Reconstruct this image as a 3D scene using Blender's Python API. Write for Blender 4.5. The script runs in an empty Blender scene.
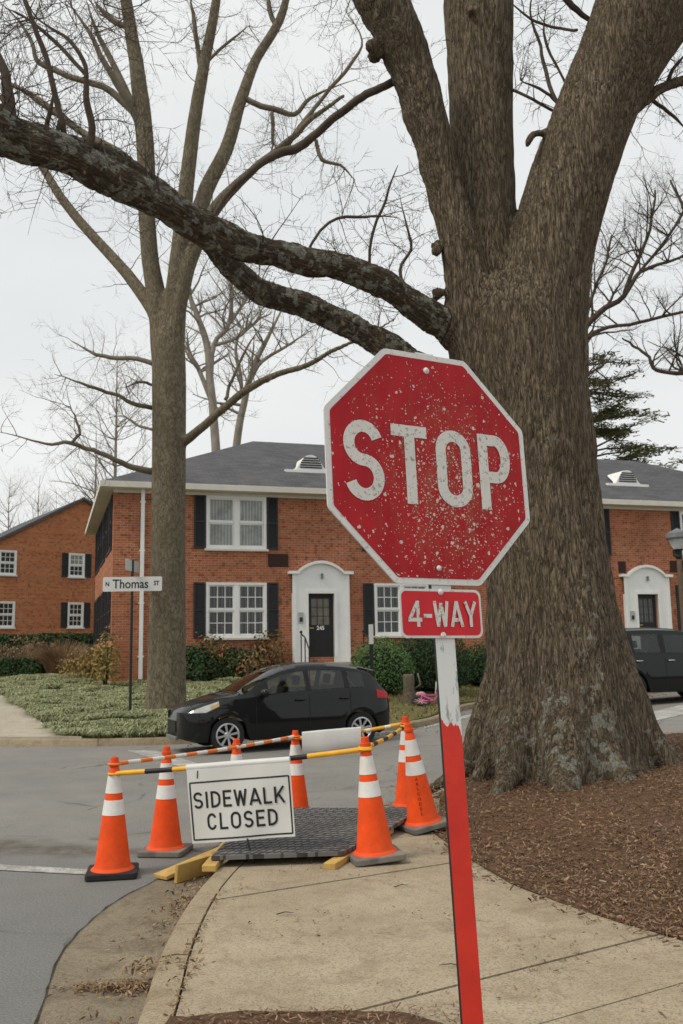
import bpy, bmesh, math, random
from mathutils import Vector, Matrix, noise

SC = bpy.context.scene
COL = SC.collection
R = math.radians
rnd = random.Random(7)

# ------------------------------------------------------------------ camera
FPX, W, H = 930.0, 683, 1024
EYE = Vector((0, 0, 1.65))
PITCH, ROLL = math.atan(140 / 930), R(1.0)
_F = Vector((0, math.cos(PITCH), math.sin(PITCH)))
_R0 = Vector((1, 0, 0)); _U0 = _R0.cross(_F)
_R = _R0 * math.cos(ROLL) - _U0 * math.sin(ROLL)
_U = _U0 * math.cos(ROLL) + _R0 * math.sin(ROLL)
cam = bpy.data.cameras.new('camera'); cam_o = bpy.data.objects.new('camera', cam); COL.objects.link(cam_o)
m = Matrix((( _R.x, _U.x, -_F.x, EYE.x), (_R.y, _U.y, -_F.y, EYE.y), (_R.z, _U.z, -_F.z, EYE.z), (0, 0, 0, 1)))
cam_o.matrix_world = m
cam.sensor_fit = 'VERTICAL'; cam.sensor_height = 36.0; cam.sensor_width = 24.0; cam.lens = FPX / H * 36.0
cam.clip_start = 0.05; cam.clip_end = 2000
cam.dof.use_dof = True; cam.dof.focus_distance = 3.6; cam.dof.aperture_fstop = 9.0
SC.camera = cam_o

# ------------------------------------------------------------------ sky, sun, exposure
SUN_EL, SUN_AZ = R(48), R(-35)          # direction the (veiled) sun stands in, azimuth from +Y towards +X
wd = bpy.data.worlds.new('World'); SC.world = wd; wd.use_nodes = True
nt = wd.node_tree; nt.nodes.clear()
def wn(t): return nt.nodes.new(t)
sky = wn('ShaderNodeTexSky'); sky.sky_type = 'NISHITA'; sky.sun_disc = False
sky.sun_elevation = SUN_EL; sky.sun_rotation = SUN_AZ; sky.dust_density = 6; sky.air_density = 1.0
tc = wn('ShaderNodeTexCoord'); mp = wn('ShaderNodeMapping'); mp.inputs['Scale'].default_value = (1.2, 1.2, 3.0)
nz = wn('ShaderNodeTexNoise'); nz.inputs['Scale'].default_value = 1.6; nz.inputs['Detail'].default_value = 5
cr = wn('ShaderNodeValToRGB')
cr.color_ramp.elements[0].position = 0.3; cr.color_ramp.elements[0].color = (7.9, 8.15, 8.2, 1)
cr.color_ramp.elements[1].position = 0.75; cr.color_ramp.elements[1].color = (9.6, 9.7, 9.55, 1)
mx = wn('ShaderNodeMix'); mx.data_type = 'RGBA'; mx.inputs[0].default_value = 0.93
bg = wn('ShaderNodeBackground'); bg.inputs['Strength'].default_value = 0.10
out = wn('ShaderNodeOutputWorld')
L = nt.links.new
L(tc.outputs['Generated'], mp.inputs[0]); L(mp.outputs[0], nz.inputs['Vector']); L(nz.outputs['Fac'], cr.inputs[0])
L(sky.outputs[0], mx.inputs[6]); L(cr.outputs[0], mx.inputs[7]); L(mx.outputs[2], bg.inputs[0]); L(bg.outputs[0], out.inputs[0])
sl = bpy.data.lights.new('sun', 'SUN'); sl.energy = 1.9; sl.angle = R(15); sl.color = (1.0, 0.90, 0.74)
so = bpy.data.objects.new('sun', sl); COL.objects.link(so)
sd = Vector((math.sin(SUN_AZ) * math.cos(SUN_EL), math.cos(SUN_AZ) * math.cos(SUN_EL), math.sin(SUN_EL)))
sd = Vector((-0.55, -0.30, 0.78)).normalized()
sky.sun_elevation = math.asin(sd.z); sky.sun_rotation = math.atan2(sd.x, sd.y)
so.rotation_euler = sd.to_track_quat('Z', 'Y').to_euler()
SC.view_settings.view_transform = 'Standard'; SC.view_settings.look = 'None'
SC.view_settings.exposure = 0.0; SC.view_settings.gamma = 1.0; SC.view_settings.use_curve_mapping = False
SC.render.engine = 'CYCLES'
SC.cycles.use_denoising = True
SC.cycles.max_bounces = 6

# ------------------------------------------------------------------ surveying: a sight line of the photograph to a point of the place
def sight(px, py): return _F + _R * ((px - W / 2) / FPX) + _U * ((H / 2 - py) / FPX)
def at(px, py, Y):                       # the point on that line at distance Y down the street
    d = sight(px, py); return EYE + d * (Y / d.y)
def spot(px, py, z):                     # the point on that line at height z
    d = sight(px, py); return EYE + d * ((z - EYE.z) / d.z)

# ------------------------------------------------------------------ materials
MATS = {}
class NT:
    def __init__(s, name):
        s.m = bpy.data.materials.new(name); s.m.use_nodes = True
        s.t = s.m.node_tree; s.b = s.t.nodes['Principled BSDF']
        s.co = s.n('ShaderNodeTexCoord').outputs['Object']
    def n(s, t, **kw):
        x = s.t.nodes.new(t)
        for k, v in kw.items(): setattr(x, k, v)
        return x
    def l(s, a, b): s.t.links.new(a, b)
    def set(s, sock, v):
        if isinstance(v, bpy.types.NodeSocket): s.l(v, sock)
        else: sock.default_value = v
    def map(s, scale=(1, 1, 1), rot=(0, 0, 0), co=None, loc=(0, 0, 0)):
        x = s.n('ShaderNodeMapping'); x.inputs['Scale'].default_value = scale; x.inputs['Rotation'].default_value = rot
        x.inputs['Location'].default_value = loc
        s.l(co or s.co, x.inputs[0]); return x.outputs[0]
    def noise(s, scale, detail=4, rough=.55, co=None, dist=0):
        x = s.n('ShaderNodeTexNoise'); x.inputs['Scale'].default_value = scale; x.inputs['Detail'].default_value = detail
        x.inputs['Roughness'].default_value = rough; x.inputs['Distortion'].default_value = dist
        s.l(co or s.co, x.inputs['Vector']); return x.outputs['Fac']
    def vor(s, scale, co=None, feature='F1', out='Distance', rand=1):
        x = s.n('ShaderNodeTexVoronoi', feature=feature); x.inputs['Scale'].default_value = scale
        x.inputs['Randomness'].default_value = rand
        s.l(co or s.co, x.inputs['Vector']); return x.outputs[out]
    def ramp(s, fac, stops, interp='LINEAR'):
        x = s.n('ShaderNodeValToRGB'); e = x.color_ramp.elements; x.color_ramp.interpolation = interp
        while len(e) < len(stops): e.new(.5)
        for i, (p, c) in enumerate(stops):
            e[i].position = p; e[i].color = (c, c, c, 1) if isinstance(c, (int, float)) else (*c, 1)
        s.l(fac, x.inputs[0]); return x.outputs[0]
    def mix(s, fac, a, b, mode='MIX'):
        x = s.n('ShaderNodeMix', data_type='RGBA', blend_type=mode)
        s.set(x.inputs[0], fac)
        for i, v in ((6, a), (7, b)):
            if isinstance(v, bpy.types.NodeSocket): s.l(v, x.inputs[i])
            else: x.inputs[i].default_value = (*v, 1) if len(v) == 3 else v
        return x.outputs[2]
    def math(s, op, a, b=0.0, c=0.0, clamp=False):
        x = s.n('ShaderNodeMath', operation=op, use_clamp=clamp)
        s.set(x.inputs[0], a); s.set(x.inputs[1], b); s.set(x.inputs[2], c); return x.outputs[0]
    def sep(s, co=None):
        x = s.n('ShaderNodeSeparateXYZ'); s.l(co or s.co, x.inputs[0]); return x.outputs
    def comb(s, x_, y_, z_):
        x = s.n('ShaderNodeCombineXYZ')
        for i, v in enumerate((x_, y_, z_)): s.set(x.inputs[i], v)
        return x.outputs[0]
    def attr(s, name, out='Vector'):
        x = s.n('ShaderNodeAttribute'); x.attribute_name = name; return x.outputs[out]
    def bump(s, h, strength=.4, dist=.01, prev=None):
        x = s.n('ShaderNodeBump'); x.inputs['Strength'].default_value = strength; x.inputs['Distance'].default_value = dist
        s.l(h, x.inputs['Height'])
        if prev: s.l(prev, x.inputs['Normal'])
        s.l(x.outputs[0], s.b.inputs['Normal']); return x.outputs[0]
    def done(s, color, rough=.7, metal=0.0, spec=None):
        if isinstance(color, bpy.types.NodeSocket): s.l(color, s.b.inputs['Base Color'])
        else: s.b.inputs['Base Color'].default_value = (*color, 1)
        s.set(s.b.inputs['Roughness'], rough); s.b.inputs['Metallic'].default_value = metal
        if spec is not None: s.b.inputs['Specular IOR Level'].default_value = spec
        return s.m

def plain(name, c, rough=.6, metal=0.0, var=.25, scale=12, bump=0.0, spec=.28, dirt=None):
    t = NT(name); c = tuple(c)
    f = t.noise(scale, 5, .6)
    col = t.mix(t.ramp(f, [(.3, 0), (.7, 1)]), tuple(x * (1 - var) for x in c), tuple(min(1, x * (1 + var * .7)) for x in c))
    if dirt:
        col = t.mix(t.ramp(t.noise(scale * .35, 6, .7), [(.48, 0), (.72, .8)]), col, dirt)
    if bump: t.bump(t.noise(scale * 6, 4), bump, .01)
    return t.done(col, rough, metal, spec)

def brick_mat(name, c1, c2, mortar, tone):
    t = NT(name); x, y, z = t.sep()
    u = t.math('ADD', x, y)
    co = t.comb(u, z, 0.0)
    b = t.n('ShaderNodeTexBrick'); t.l(co, b.inputs['Vector'])
    b.inputs['Scale'].default_value = 1.0; b.inputs['Brick Width'].default_value = .215; b.inputs['Row Height'].default_value = .075
    b.inputs['Mortar Size'].default_value = .007; b.inputs['Mortar Smooth'].default_value = .3; b.inputs['Bias'].default_value = 0
    b.inputs['Color1'].default_value = (*c1, 1); b.inputs['Color2'].default_value = (*c2, 1); b.inputs['Mortar'].default_value = (*mortar, 1)
    # single bricks of another firing, and weathering in big clouds
    cell = t.n('ShaderNodeTexWhiteNoise', noise_dimensions='2D')
    row = t.math('FLOOR', t.math('DIVIDE', z, .075)); cl = t.math('FLOOR', t.math('DIVIDE', u, .1075))
    t.l(t.comb(row, cl, 0.0), cell.inputs['Vector'])
    col = t.mix(t.ramp(cell.outputs['Value'], [(.82, 0), (.9, .55)]), b.outputs['Color'], (.12, .035, .025))
    col = t.mix(t.ramp(t.noise(.9, 5, .6), [(.35, 0), (.7, .6)]), col, tone)
    col = t.mix(t.ramp(t.noise(.45, 6, .7, co=t.map((1, 1, .35), loc=(5, 2, 1))), [(.52, 0), (.72, .5)]), col, tuple(v * .55 for v in c2))
    rows = t.n('ShaderNodeTexWhiteNoise', noise_dimensions='1D'); t.l(row, rows.inputs['W'])
    col = t.mix(t.math('MULTIPLY', rows.outputs['Value'], .22), col, (.10, .03, .02))
    t.bump(t.math('SUBTRACT', 1.0, b.outputs['Fac']), .5, .008)
    return t.done(col, .9, spec=.2)

def asphalt():
    t = NT('asphalt')
    big = t.noise(.35, 6, .6); mid = t.noise(2.5, 6, .65); fine = t.noise(70, 4, .85); grit = t.vor(90)
    col = t.mix(t.ramp(big, [(.35, 0), (.65, 1)]), (.135, .136, .134), (.205, .203, .195))
    col = t.mix(t.ramp(mid, [(.42, 0), (.75, .55)]), col, (.115, .112, .105))
    col = t.mix(t.ramp(fine, [(.42, .0), (.68, .7)]), col, (.36, .35, .32))
    col = t.mix(t.ramp(fine, [(.30, .7), (.45, 0)]), col, (.075, .074, .07))
    col = t.mix(t.ramp(grit, [(.0, .5), (.35, 0)]), col, (.06, .06, .058))
    # worn dirty band across the crossing and long cracks
    x, y, z = t.sep()
    wob = t.math('MULTIPLY', t.math('SUBTRACT', t.noise(.9, 4), .5), 1.3)
    d = t.math('ABSOLUTE', t.math('SUBTRACT', t.math('ADD', t.math('ADD', y, wob), t.math('MULTIPLY', x, .30)), 7.62))
    band = t.math('MULTIPLY', t.ramp(d, [(.08, .85), (.36, 0)]), t.ramp(t.noise(5, 5, .7), [(.3, .3), (.6, 1)]))
    left = t.ramp(t.math('ADD', x, 1.3), [(0, 1), (.35, 0)])
    s_ = t.math('ADD', t.math('ADD', y, t.math('MULTIPLY', wob, .3)), t.math('MULTIPLY', x, .30))
    nearer = t.math('LESS_THAN', s_, 7.5)
    col = t.mix(t.math('MULTIPLY', nearer, .32), col, (.115, .118, .122))
    sand = t.math('MULTIPLY', t.ramp(t.noise(1.1, 6, .7), [(.42, 0), (.62, .38)]), t.math('SUBTRACT', 1.0, nearer))
    col = t.mix(sand, col, (.27, .245, .205))
    col = t.mix(t.math('MULTIPLY', band, left), col, (.085, .068, .05))
    ck = t.vor(.42, t.map((1, 1, 1), co=t.comb(t.math('ADD', x, wob), y, 0.0)), 'DISTANCE_TO_EDGE')
    col = t.mix(t.math('MULTIPLY', t.ramp(ck, [(.0, .75), (.012, 0)]), t.ramp(t.noise(1.2, 3), [(.45, 0), (.6, 1)])), col, (.06, .055, .05))
    t.bump(t.math('ADD', fine, grit), .35, .006)
    return t.done(col, .88, spec=.3)

def concrete(name, a, b, stain, sc=1.0):
    t = NT(name)
    col = t.mix(t.ramp(t.noise(1.3 * sc, 6, .62), [(.35, 0), (.68, 1)]), a, b)
    col = t.mix(t.ramp(t.noise(5 * sc, 7, .72, dist=.6), [(.47, 0), (.72, .85)]), col, stain)
    col = t.mix(t.ramp(t.noise(85, 3, .8), [(.36, .75), (.52, 0)]), col, tuple(v * .42 for v in a))
    col = t.mix(t.ramp(t.noise(55, 4, .85), [(.56, 0), (.72, .4)]), col, tuple(min(1, v * 1.35) for v in b))
    col = t.mix(t.ramp(t.vor(120, out='Distance'), [(.0, .8), (.28, 0)]), col, (.50, .46, .38))
    col = t.mix(t.ramp(t.noise(30, 4, .8), [(.62, 0), (.72, .55)]), col, tuple(v * .5 for v in stain))
    t.bump(t.math('ADD', t.noise(140, 3, .7), t.noise(12, 5)), .25, .004)
    return t.done(col, .92, spec=.2)

def mulch_mat():
    t = NT('mulch')
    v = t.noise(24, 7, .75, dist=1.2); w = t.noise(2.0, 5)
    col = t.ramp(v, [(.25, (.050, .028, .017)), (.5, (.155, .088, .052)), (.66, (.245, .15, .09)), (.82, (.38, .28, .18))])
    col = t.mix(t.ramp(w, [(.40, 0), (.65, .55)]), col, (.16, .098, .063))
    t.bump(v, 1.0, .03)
    return t.done(col, .95, spec=.15)

def bark(name, dark, mid, light, lichen, fz, ridge=28, stren=1.0, dist=.03):
    t = NT(name)
    bc = t.attr('bark_co'); li = t.attr('lichen', 'Fac')
    st = t.map((1, 1, fz), co=bc)
    warp = t.noise(4.0, 3, co=bc)
    def furrow(sc, o_):
        a = t.noise(sc, 3, .5, co=t.map((1, 1, fz), co=bc, loc=(o_, o_, o_)), dist=.5)
        return t.ramp(t.math('ABSOLUTE', t.math('SUBTRACT', a, .5)), [(0, 0), (.05, .55), (.16, 1)])
    h = t.math('ADD', t.math('MULTIPLY', furrow(ridge, 0), .6), t.math('MULTIPLY', furrow(ridge * 2.3, 3), .4))
    fine_ = t.noise(60, 5, .7, co=t.map((1, 1, .3), co=bc))
    h = t.math('ADD', t.math('MULTIPLY', h, .75), t.math('MULTIPLY', fine_, .35))
    col = t.ramp(h, [(.22, dark), (.62, mid), (.95, light)])
    col = t.mix(t.ramp(t.noise(1.3, 5, co=bc), [(.35, 0), (.7, .5)]), col, tuple(x * .7 for x in mid))
    ln = t.noise(9, 5, .6, co=bc, dist=.3); l2 = t.noise(30, 5, .7, co=bc)
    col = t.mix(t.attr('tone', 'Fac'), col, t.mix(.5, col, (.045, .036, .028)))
    msk = t.math('SUBTRACT', t.math('ADD', ln, t.math('MULTIPLY', l2, .35)), t.math('SUBTRACT', 1.0, li))
    msk = t.ramp(msk, [(.0, 0), (.06, .85)])
    col = t.mix(msk, col, t.mix(t.ramp(l2, [(.35, 0), (.65, 1)]), tuple(x * .6 for x in lichen), lichen))
    b1 = t.bump(h, stren, dist)
    t.bump(t.noise(90, 4, .7, co=bc), .3, .006, b1)
    return t.done(col, .95, spec=.15)

def leaf_mat(name, cols, scale=9.0):
    t = NT(name)
    i = t.n('ShaderNodeNewGeometry').outputs['Random Per Island']
    k = len(cols) - 1
    col = t.ramp(i, [(j / k, c) for j, c in enumerate(cols)])
    col = t.mix(t.ramp(t.noise(scale * .2, 3), [(.35, 0), (.65, .35)]), col, cols[0])
    return t.done(col, .65, spec=.25)

def stop_red():
    t = NT('stop_sign_red'); x, y, z = t.sep()
    # sun bleached sheeting with blistered, chipped spots: most on the lower right, along drip lines
    base = t.mix(t.ramp(t.noise(7, 5), [(.3, 0), (.7, 1)]), (.33, .008, .017), (.44, .015, .025))
    streak = t.noise(9, 5, .65, co=t.map((4, 1, .35)))
    base = t.mix(t.ramp(streak, [(.5, 0), (.75, .6)]), base, (.26, .022, .018))
    dx = t.math('SUBTRACT', x, .05); dz = t.math('ADD', z, .07)
    rr = t.math('SQRT', t.math('ADD', t.math('POWER', t.math('MULTIPLY', dx, 1.0), 2), t.math('POWER', t.math('MULTIPLY', dz, .8), 2)))
    dens = t.ramp(rr, [(.03, .80), (.14, .56), (.27, .16), (.42, .03)])
    dens = t.math('ADD', dens, t.math('MULTIPLY', t.math('SUBTRACT', t.noise(6, 4, .7, co=t.map((2.2, 1, .6))), .5), .9))
    m_ = None
    for sc, rad in ((62, .40), (120, .42), (34, .26)):
        vn = t.n('ShaderNodeTexVoronoi'); vn.inputs['Scale'].default_value = sc
        wv = t.n('ShaderNodeVectorMath', operation='ADD'); t.l(t.co, wv.inputs[0])
        nn = t.n('ShaderNodeTexNoise'); nn.inputs['Scale'].default_value = 140; t.l(t.co, nn.inputs['Vector'])
        ms = t.n('ShaderNodeVectorMath', operation='SCALE'); t.l(nn.outputs['Color'], ms.inputs[0]); ms.inputs['Scale'].default_value = .012
        t.l(ms.outputs[0], wv.inputs[1]); t.l(wv.outputs[0], vn.inputs['Vector'])
        rv = t.sep(vn.outputs['Color'])
        on = t.math('LESS_THAN', rv[0], t.math('MULTIPLY', dens, 1.0 if sc > 40 else .55))
        rad_ = t.math('MULTIPLY', t.math('ADD', t.math('MULTIPLY', rv[1], .8), .25), rad)
        k = t.math('MULTIPLY', on, t.math('LESS_THAN', vn.outputs['Distance'], rad_))
        m_ = k if m_ is None else t.math('MAXIMUM', m_, k)
    chip = t.mix(t.noise(60, 3), (.50, .45, .36), (.74, .70, .61))
    base = t.mix(t.math('MULTIPLY', dens, t.ramp(t.noise(26, 5, .7, co=t.map((1, 1, .5))), [(.40, 0), (.62, .85)])), base, (.30, .09, .055))
    col = t.mix(t.math('MULTIPLY', m_, .9), base, chip)
    t.bump(m_, .4, .001)
    return t.done(col, t.math('ADD', t.math('MULTIPLY', m_, .3), .55), spec=.18)

def worn_white(name, c, spot_c, amount=.45):
    t = NT(name)
    col = t.mix(t.ramp(t.noise(9, 5, .7), [(.3, 0), (.7, 1)]), tuple(v * .86 for v in c), c)
    col = t.mix(t.ramp(t.noise(75, 4, .75), [(1 - amount - .02, 0), (1 - amount + .05, .8)]), col, spot_c)
    return t.done(col, .45)

def post_paint():
    t = NT('sign_post_paint'); x, y, z = t.sep()
    n1 = t.noise(26, 4, .6, co=t.map((1, 1, .5))); n2 = t.noise(60, 4, .7)
    zz = t.math('ADD', z, t.math('ADD', t.math('MULTIPLY', t.math('SUBTRACT', n1, .5), .09), t.math('MULTIPLY', x, .55)))
    red = t.math('LESS_THAN', zz, -.815)
    wh = t.mix(t.ramp(t.noise(20, 6, .75, co=t.map((1, 1, .35))), [(.56, 0), (.63, .85)]), (.70, .72, .72), (.22, .25, .22))
    rd = t.mix(t.ramp(t.noise(6, 5, .7), [(.35, 0), (.7, 1)]), (.60, .020, .010), (.76, .034, .014))
    rd = t.mix(t.ramp(t.noise(10, 5, .8, co=t.map((.3, 1, 1.6), loc=(3, 1, 2))), [(.63, 0), (.70, .7)]), rd, (.22, .015, .01))
    t.bump(n2, .15, .002)
    return t.done(t.mix(red, wh, rd), .5)

def stripes_cloth(): pass

M = {}
M['asphalt'] = asphalt()
M['walk'] = concrete('sidewalk_concrete', (.335, .276, .192), (.425, .36, .262), (.225, .165, .105))
M['kerb'] = concrete('kerb_concrete', (.31, .25, .165), (.39, .325, .225), (.19, .14, .085))
M['gutter'] = concrete('gutter_concrete', (.20, .165, .118), (.275, .23, .165), (.095, .07, .046), .8)
M['path'] = concrete('path_concrete', (.40, .36, .29), (.47, .43, .36), (.33, .28, .2))
M['mulch'] = mulch_mat()
M['brick'] = brick_mat('red_brick', (.49, .168, .076), (.345, .108, .052), (.54, .42, .31), (.30, .115, .060))
M['brick2'] = brick_mat('orange_brick', (.54, .20, .084), (.41, .142, .060), (.52, .36, .23), (.42, .145, .063))
M['white'] = plain('white_paint', (.80, .81, .80), .5, var=.06, scale=3)
M['trim'] = plain('cream_trim', (.66, .63, .56), .55, var=.08, scale=3)
M['black'] = plain('black_paint', (.02, .021, .022), .5, var=.2)
M['shutter'] = plain('shutter_paint', (.032, .033, .037), .6, var=.2)
M['metal'] = plain('dark_metal', (.03, .03, .03), .45, .3, .2)
M['galv'] = plain('galvanised_steel', (.42, .43, .43), .45, .6, .15, 40)
M['lampgrey'] = plain('lamp_grey', (.17, .175, .18), .5, .2, .2)
M['lampglass'] = plain('lamp_glass', (.50, .52, .52), .25, 0, .1)
M['vent'] = plain('vent_brown', (.055, .025, .02), .7, var=.4, scale=30)
M['orange'] = plain('cone_orange', (.82, .080, .008), .6, var=.18, scale=8, dirt=(.50, .085, .03), spec=.25)
M['conewhite'] = plain('cone_white', (.74, .74, .72), .35, var=.08, scale=10, dirt=(.55, .52, .46))
M['rubber'] = plain('black_rubber', (.025, .025, .026), .8, var=.3, bump=.2)
M['rubbergrey'] = plain('dusty_rubber', (.17, .16, .15), .9, var=.3, scale=9, bump=.2, dirt=(.27, .235, .18))
M['yellow'] = plain('bar_yellow', (.80, .42, .03), .45, var=.12)
M['barwhite'] = plain('bar_white', (.74, .72, .66), .45, var=.1)
M['barorange'] = plain('bar_orange', (.80, .20, .03), .45, var=.1)
M['barblack'] = plain('bar_black', (.02, .02, .022), .45, var=.2)
M['vinyl'] = plain('white_vinyl', (.62, .63, .62), .4, var=.05, scale=4, dirt=(.60, .58, .53))
M['ink'] = plain('black_ink', (.018, .018, .02), .5, var=.1)
M['wood'] = plain('yellow_lumber', (.52, .34, .10), .75, var=.2, scale=14, dirt=(.36, .23, .09), bump=.2)
M['woodend'] = plain('pale_lumber', (.62, .44, .20), .8, var=.15, scale=20)
M['redface'] = stop_red()
M['signwhite'] = worn_white('sign_white', (.70, .70, .69), (.30, .26, .20), .40)
M['lettering'] = worn_white('letter_white', (.66, .65, .62), (.20, .13, .10), .42)
M['plaquered'] = plain('plaque_red', (.58, .018, .028), .4, var=.12, scale=9)
M['post'] = post_paint()
M['carpaint'] = None
def car_paint(name, c):
    t = NT(name)
    t.b.inputs['Coat Weight'].default_value = .6; t.b.inputs['Coat Roughness'].default_value = .03
    return t.done(t.mix(t.noise(2.2, 3), tuple(v * .8 for v in c), c), .45, spec=.08)
M['carpaint'] = car_paint('car_black', (.008, .0085, .0095))
M['suvpaint'] = car_paint('suv_black', (.008, .010, .010))
def glass(name, c, rough=.04, scale=1.4):
    t = NT(name)
    return t.done(t.mix(t.ramp(t.noise(scale, 3), [(.35, 0), (.65, 1)]), tuple(v * .6 for v in c), c), rough, spec=.6)
def tinted():
    t = NT('car_glass'); t.t.nodes.remove(t.b)
    tr = t.n('ShaderNodeBsdfTransparent'); tr.inputs[0].default_value = (.50, .53, .52, 1)
    gl_ = t.n('ShaderNodeBsdfGlossy'); gl_.inputs['Roughness'].default_value = .03; gl_.inputs[0].default_value = (1, 1, 1, 1)
    fr = t.n('ShaderNodeFresnel'); fr.inputs[0].default_value = 1.6
    ms = t.n('ShaderNodeMixShader'); t.l(fr.outputs[0], ms.inputs[0]); t.l(tr.outputs[0], ms.inputs[1]); t.l(gl_.outputs[0], ms.inputs[2])
    t.l(ms.outputs[0], t.t.nodes['Material Output'].inputs[0]); return t.m
M['carglass'] = tinted()
def pane_glass():
    t = NT('window_glass'); w = t.n('ShaderNodeTexWave'); w.inputs['Scale'].default_value = 2.6; w.inputs['Distortion'].default_value = 3
    t.l(t.map((1, 1, .1)), w.inputs[0])
    c = t.mix(t.ramp(w.outputs['Fac'], [(.35, 0), (.95, .8)]), (.022, .024, .022), (.10, .10, .092))
    c = t.mix(t.ramp(t.noise(1.1, 4, .6), [(.45, 0), (.65, .8)]), c, (.018, .019, .018))
    return t.done(c, .05, spec=.6)
M['winglass'] = pane_glass()
def curtain_and_reflection():
    t = NT('curtain_reflection_glass'); w = t.n('ShaderNodeTexWave'); w.inputs['Scale'].default_value = 3.2; w.inputs['Distortion'].default_value = 2.5; w.inputs['Detail'].default_value = 2
    t.l(t.map((1, .3, .15)), w.inputs[0])
    c = t.mix(t.ramp(w.outputs['Fac'], [(.1, 0), (.9, 1)]), (.20, .21, .20), (.36, .37, .355))  # pale pane colour: curtain folds plus the sky's reflection painted in
    c = t.mix(t.ramp(t.noise(2.2, 5, .65), [(.45, 0), (.62, .6)]), c, (.10, .105, .095))
    return t.done(c, .1, spec=.6)
M['curtain_and_reflection'] = curtain_and_reflection()
M['doorglass'] = glass('door_glass', (.15, .125, .085), .1, 3)
M['plastic'] = plain('black_plastic', (.012, .012, .013), .55, var=.2)
M['seatcloth'] = plain('seat_cloth', (.05, .05, .052), .9, var=.2)
M['alloy'] = plain('alloy', (.56, .57, .58), .3, .7, .08)
M['chrome'] = plain('chrome', (.6, .6, .6), .2, .9, .05)
M['headlamp'] = plain('headlamp', (.42, .43, .42), .12, .2, .2, 10)
M['amber'] = plain('amber_lens', (.40, .26, .10), .2, 0, .1)
M['taillamp'] = plain('taillamp', (.45, .02, .015), .2, 0, .1)
M['brass'] = plain('brass', (.55, .38, .12), .35, .6, .1)
M['pink'] = plain('pink_paint', (.55, .10, .24), .4, 0, .15)
M['palepink'] = plain('pale_pink_paint', (.66, .38, .48), .4, 0, .15)
M['stump'] = plain('weathered_stump', (.13, .105, .075), .9, var=.4, scale=18, bump=.5)
M['dirt'] = plain('bare_dirt', (.16, .115, .07), .95, var=.4, scale=6, bump=.5)
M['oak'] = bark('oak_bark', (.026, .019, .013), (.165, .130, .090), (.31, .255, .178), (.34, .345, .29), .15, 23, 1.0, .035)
M['maple'] = bark('pale_bark', (.060, .046, .028), (.165, .140, .098), (.24, .21, .155), (.30, .27, .19), .45, 12, .35, .015)
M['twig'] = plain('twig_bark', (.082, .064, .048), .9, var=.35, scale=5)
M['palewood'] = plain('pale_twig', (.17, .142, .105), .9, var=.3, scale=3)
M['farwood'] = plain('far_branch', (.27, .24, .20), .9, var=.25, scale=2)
M['hedge'] = leaf_mat('hedge_leaf', [(.018, .038, .014), (.040, .080, .027), (.065, .115, .038)])
M['boxwood'] = leaf_mat('boxwood_leaf', [(.045, .10, .028), (.095, .19, .055), (.17, .29, .10)])
M['nandina'] = leaf_mat('nandina_leaf', [(.035, .060, .025), (.09, .11, .04), (.22, .16, .06), (.28, .09, .04), (.12, .13, .06)])
M['dry'] = leaf_mat('dry_stalk', [(.16, .10, .055), (.28, .19, .11), (.38, .28, .17)])
M['yellowleaf'] = leaf_mat('yellow_leaf', [(.20, .16, .05), (.36, .24, .07), (.13, .14, .05)])
M['litter'] = leaf_mat('dead_leaf', [(.13, .08, .045), (.26, .165, .09), (.40, .28, .16), (.20, .12, .065)])
M['chip'] = leaf_mat('wood_chip', [(.085, .047, .027), (.17, .098, .057), (.25, .155, .095), (.38, .28, .18)])
M['blade'] = leaf_mat('groundcover_blade', [(.16, .185, .075), (.27, .30, .15), (.43, .45, .28), (.36, .34, .18)])
M['grassblade'] = leaf_mat('lawn_blade', [(.09, .11, .035), (.17, .17, .06), (.28, .21, .09), (.22, .13, .055)])
M['needle'] = leaf_mat('cedar_needle', [(.12, .14, .07), (.20, .21, .11), (.28, .27, .15)])
def shingle():
    t = NT('shingle'); x, y, z = t.sep()
    b = t.n('ShaderNodeTexBrick'); t.l(t.comb(x, t.math('MULTIPLY', z, 2.0), 0.0), b.inputs['Vector'])
    b.inputs['Scale'].default_value = 1; b.inputs['Brick Width'].default_value = .33; b.inputs['Row Height'].default_value = .15
    b.inputs['Mortar Size'].default_value = .008
    b.inputs['Color1'].default_value = (.072, .075, .085, 1); b.inputs['Color2'].default_value = (.105, .107, .117, 1); b.inputs['Mortar'].default_value = (.05, .05, .055, 1)
    col = t.mix(t.ramp(t.noise(1.2, 4), [(.35, 0), (.7, .4)]), b.outputs['Color'], (.14, .135, .135))
    t.bump(t.noise(30, 3), .3, .01)
    return t.done(col, .9, spec=.2)
M['shingle'] = shingle()
def lawn_mat():
    t = NT('lawn')
    col = t.ramp(t.noise(3.5, 7, .7), [(.3, (.075, .085, .03)), (.5, (.13, .125, .05)), (.7, (.20, .15, .075))])
    t.bump(t.noise(20, 5), .8, .04)
    return t.done(col, .95, spec=.1)
M['lawn'] = lawn_mat()
def roadpaint():
    t = NT('road_paint')
    k = t.ramp(t.math('ADD', t.noise(60, 4, .8), t.math('MULTIPLY', t.noise(5, 4), .6)), [(.68, 0), (.86, 1)])
    return t.done(t.mix(k, (.52, .52, .49), (.24, .235, .22)), .8)
M['roadpaint'] = roadpaint()
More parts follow.
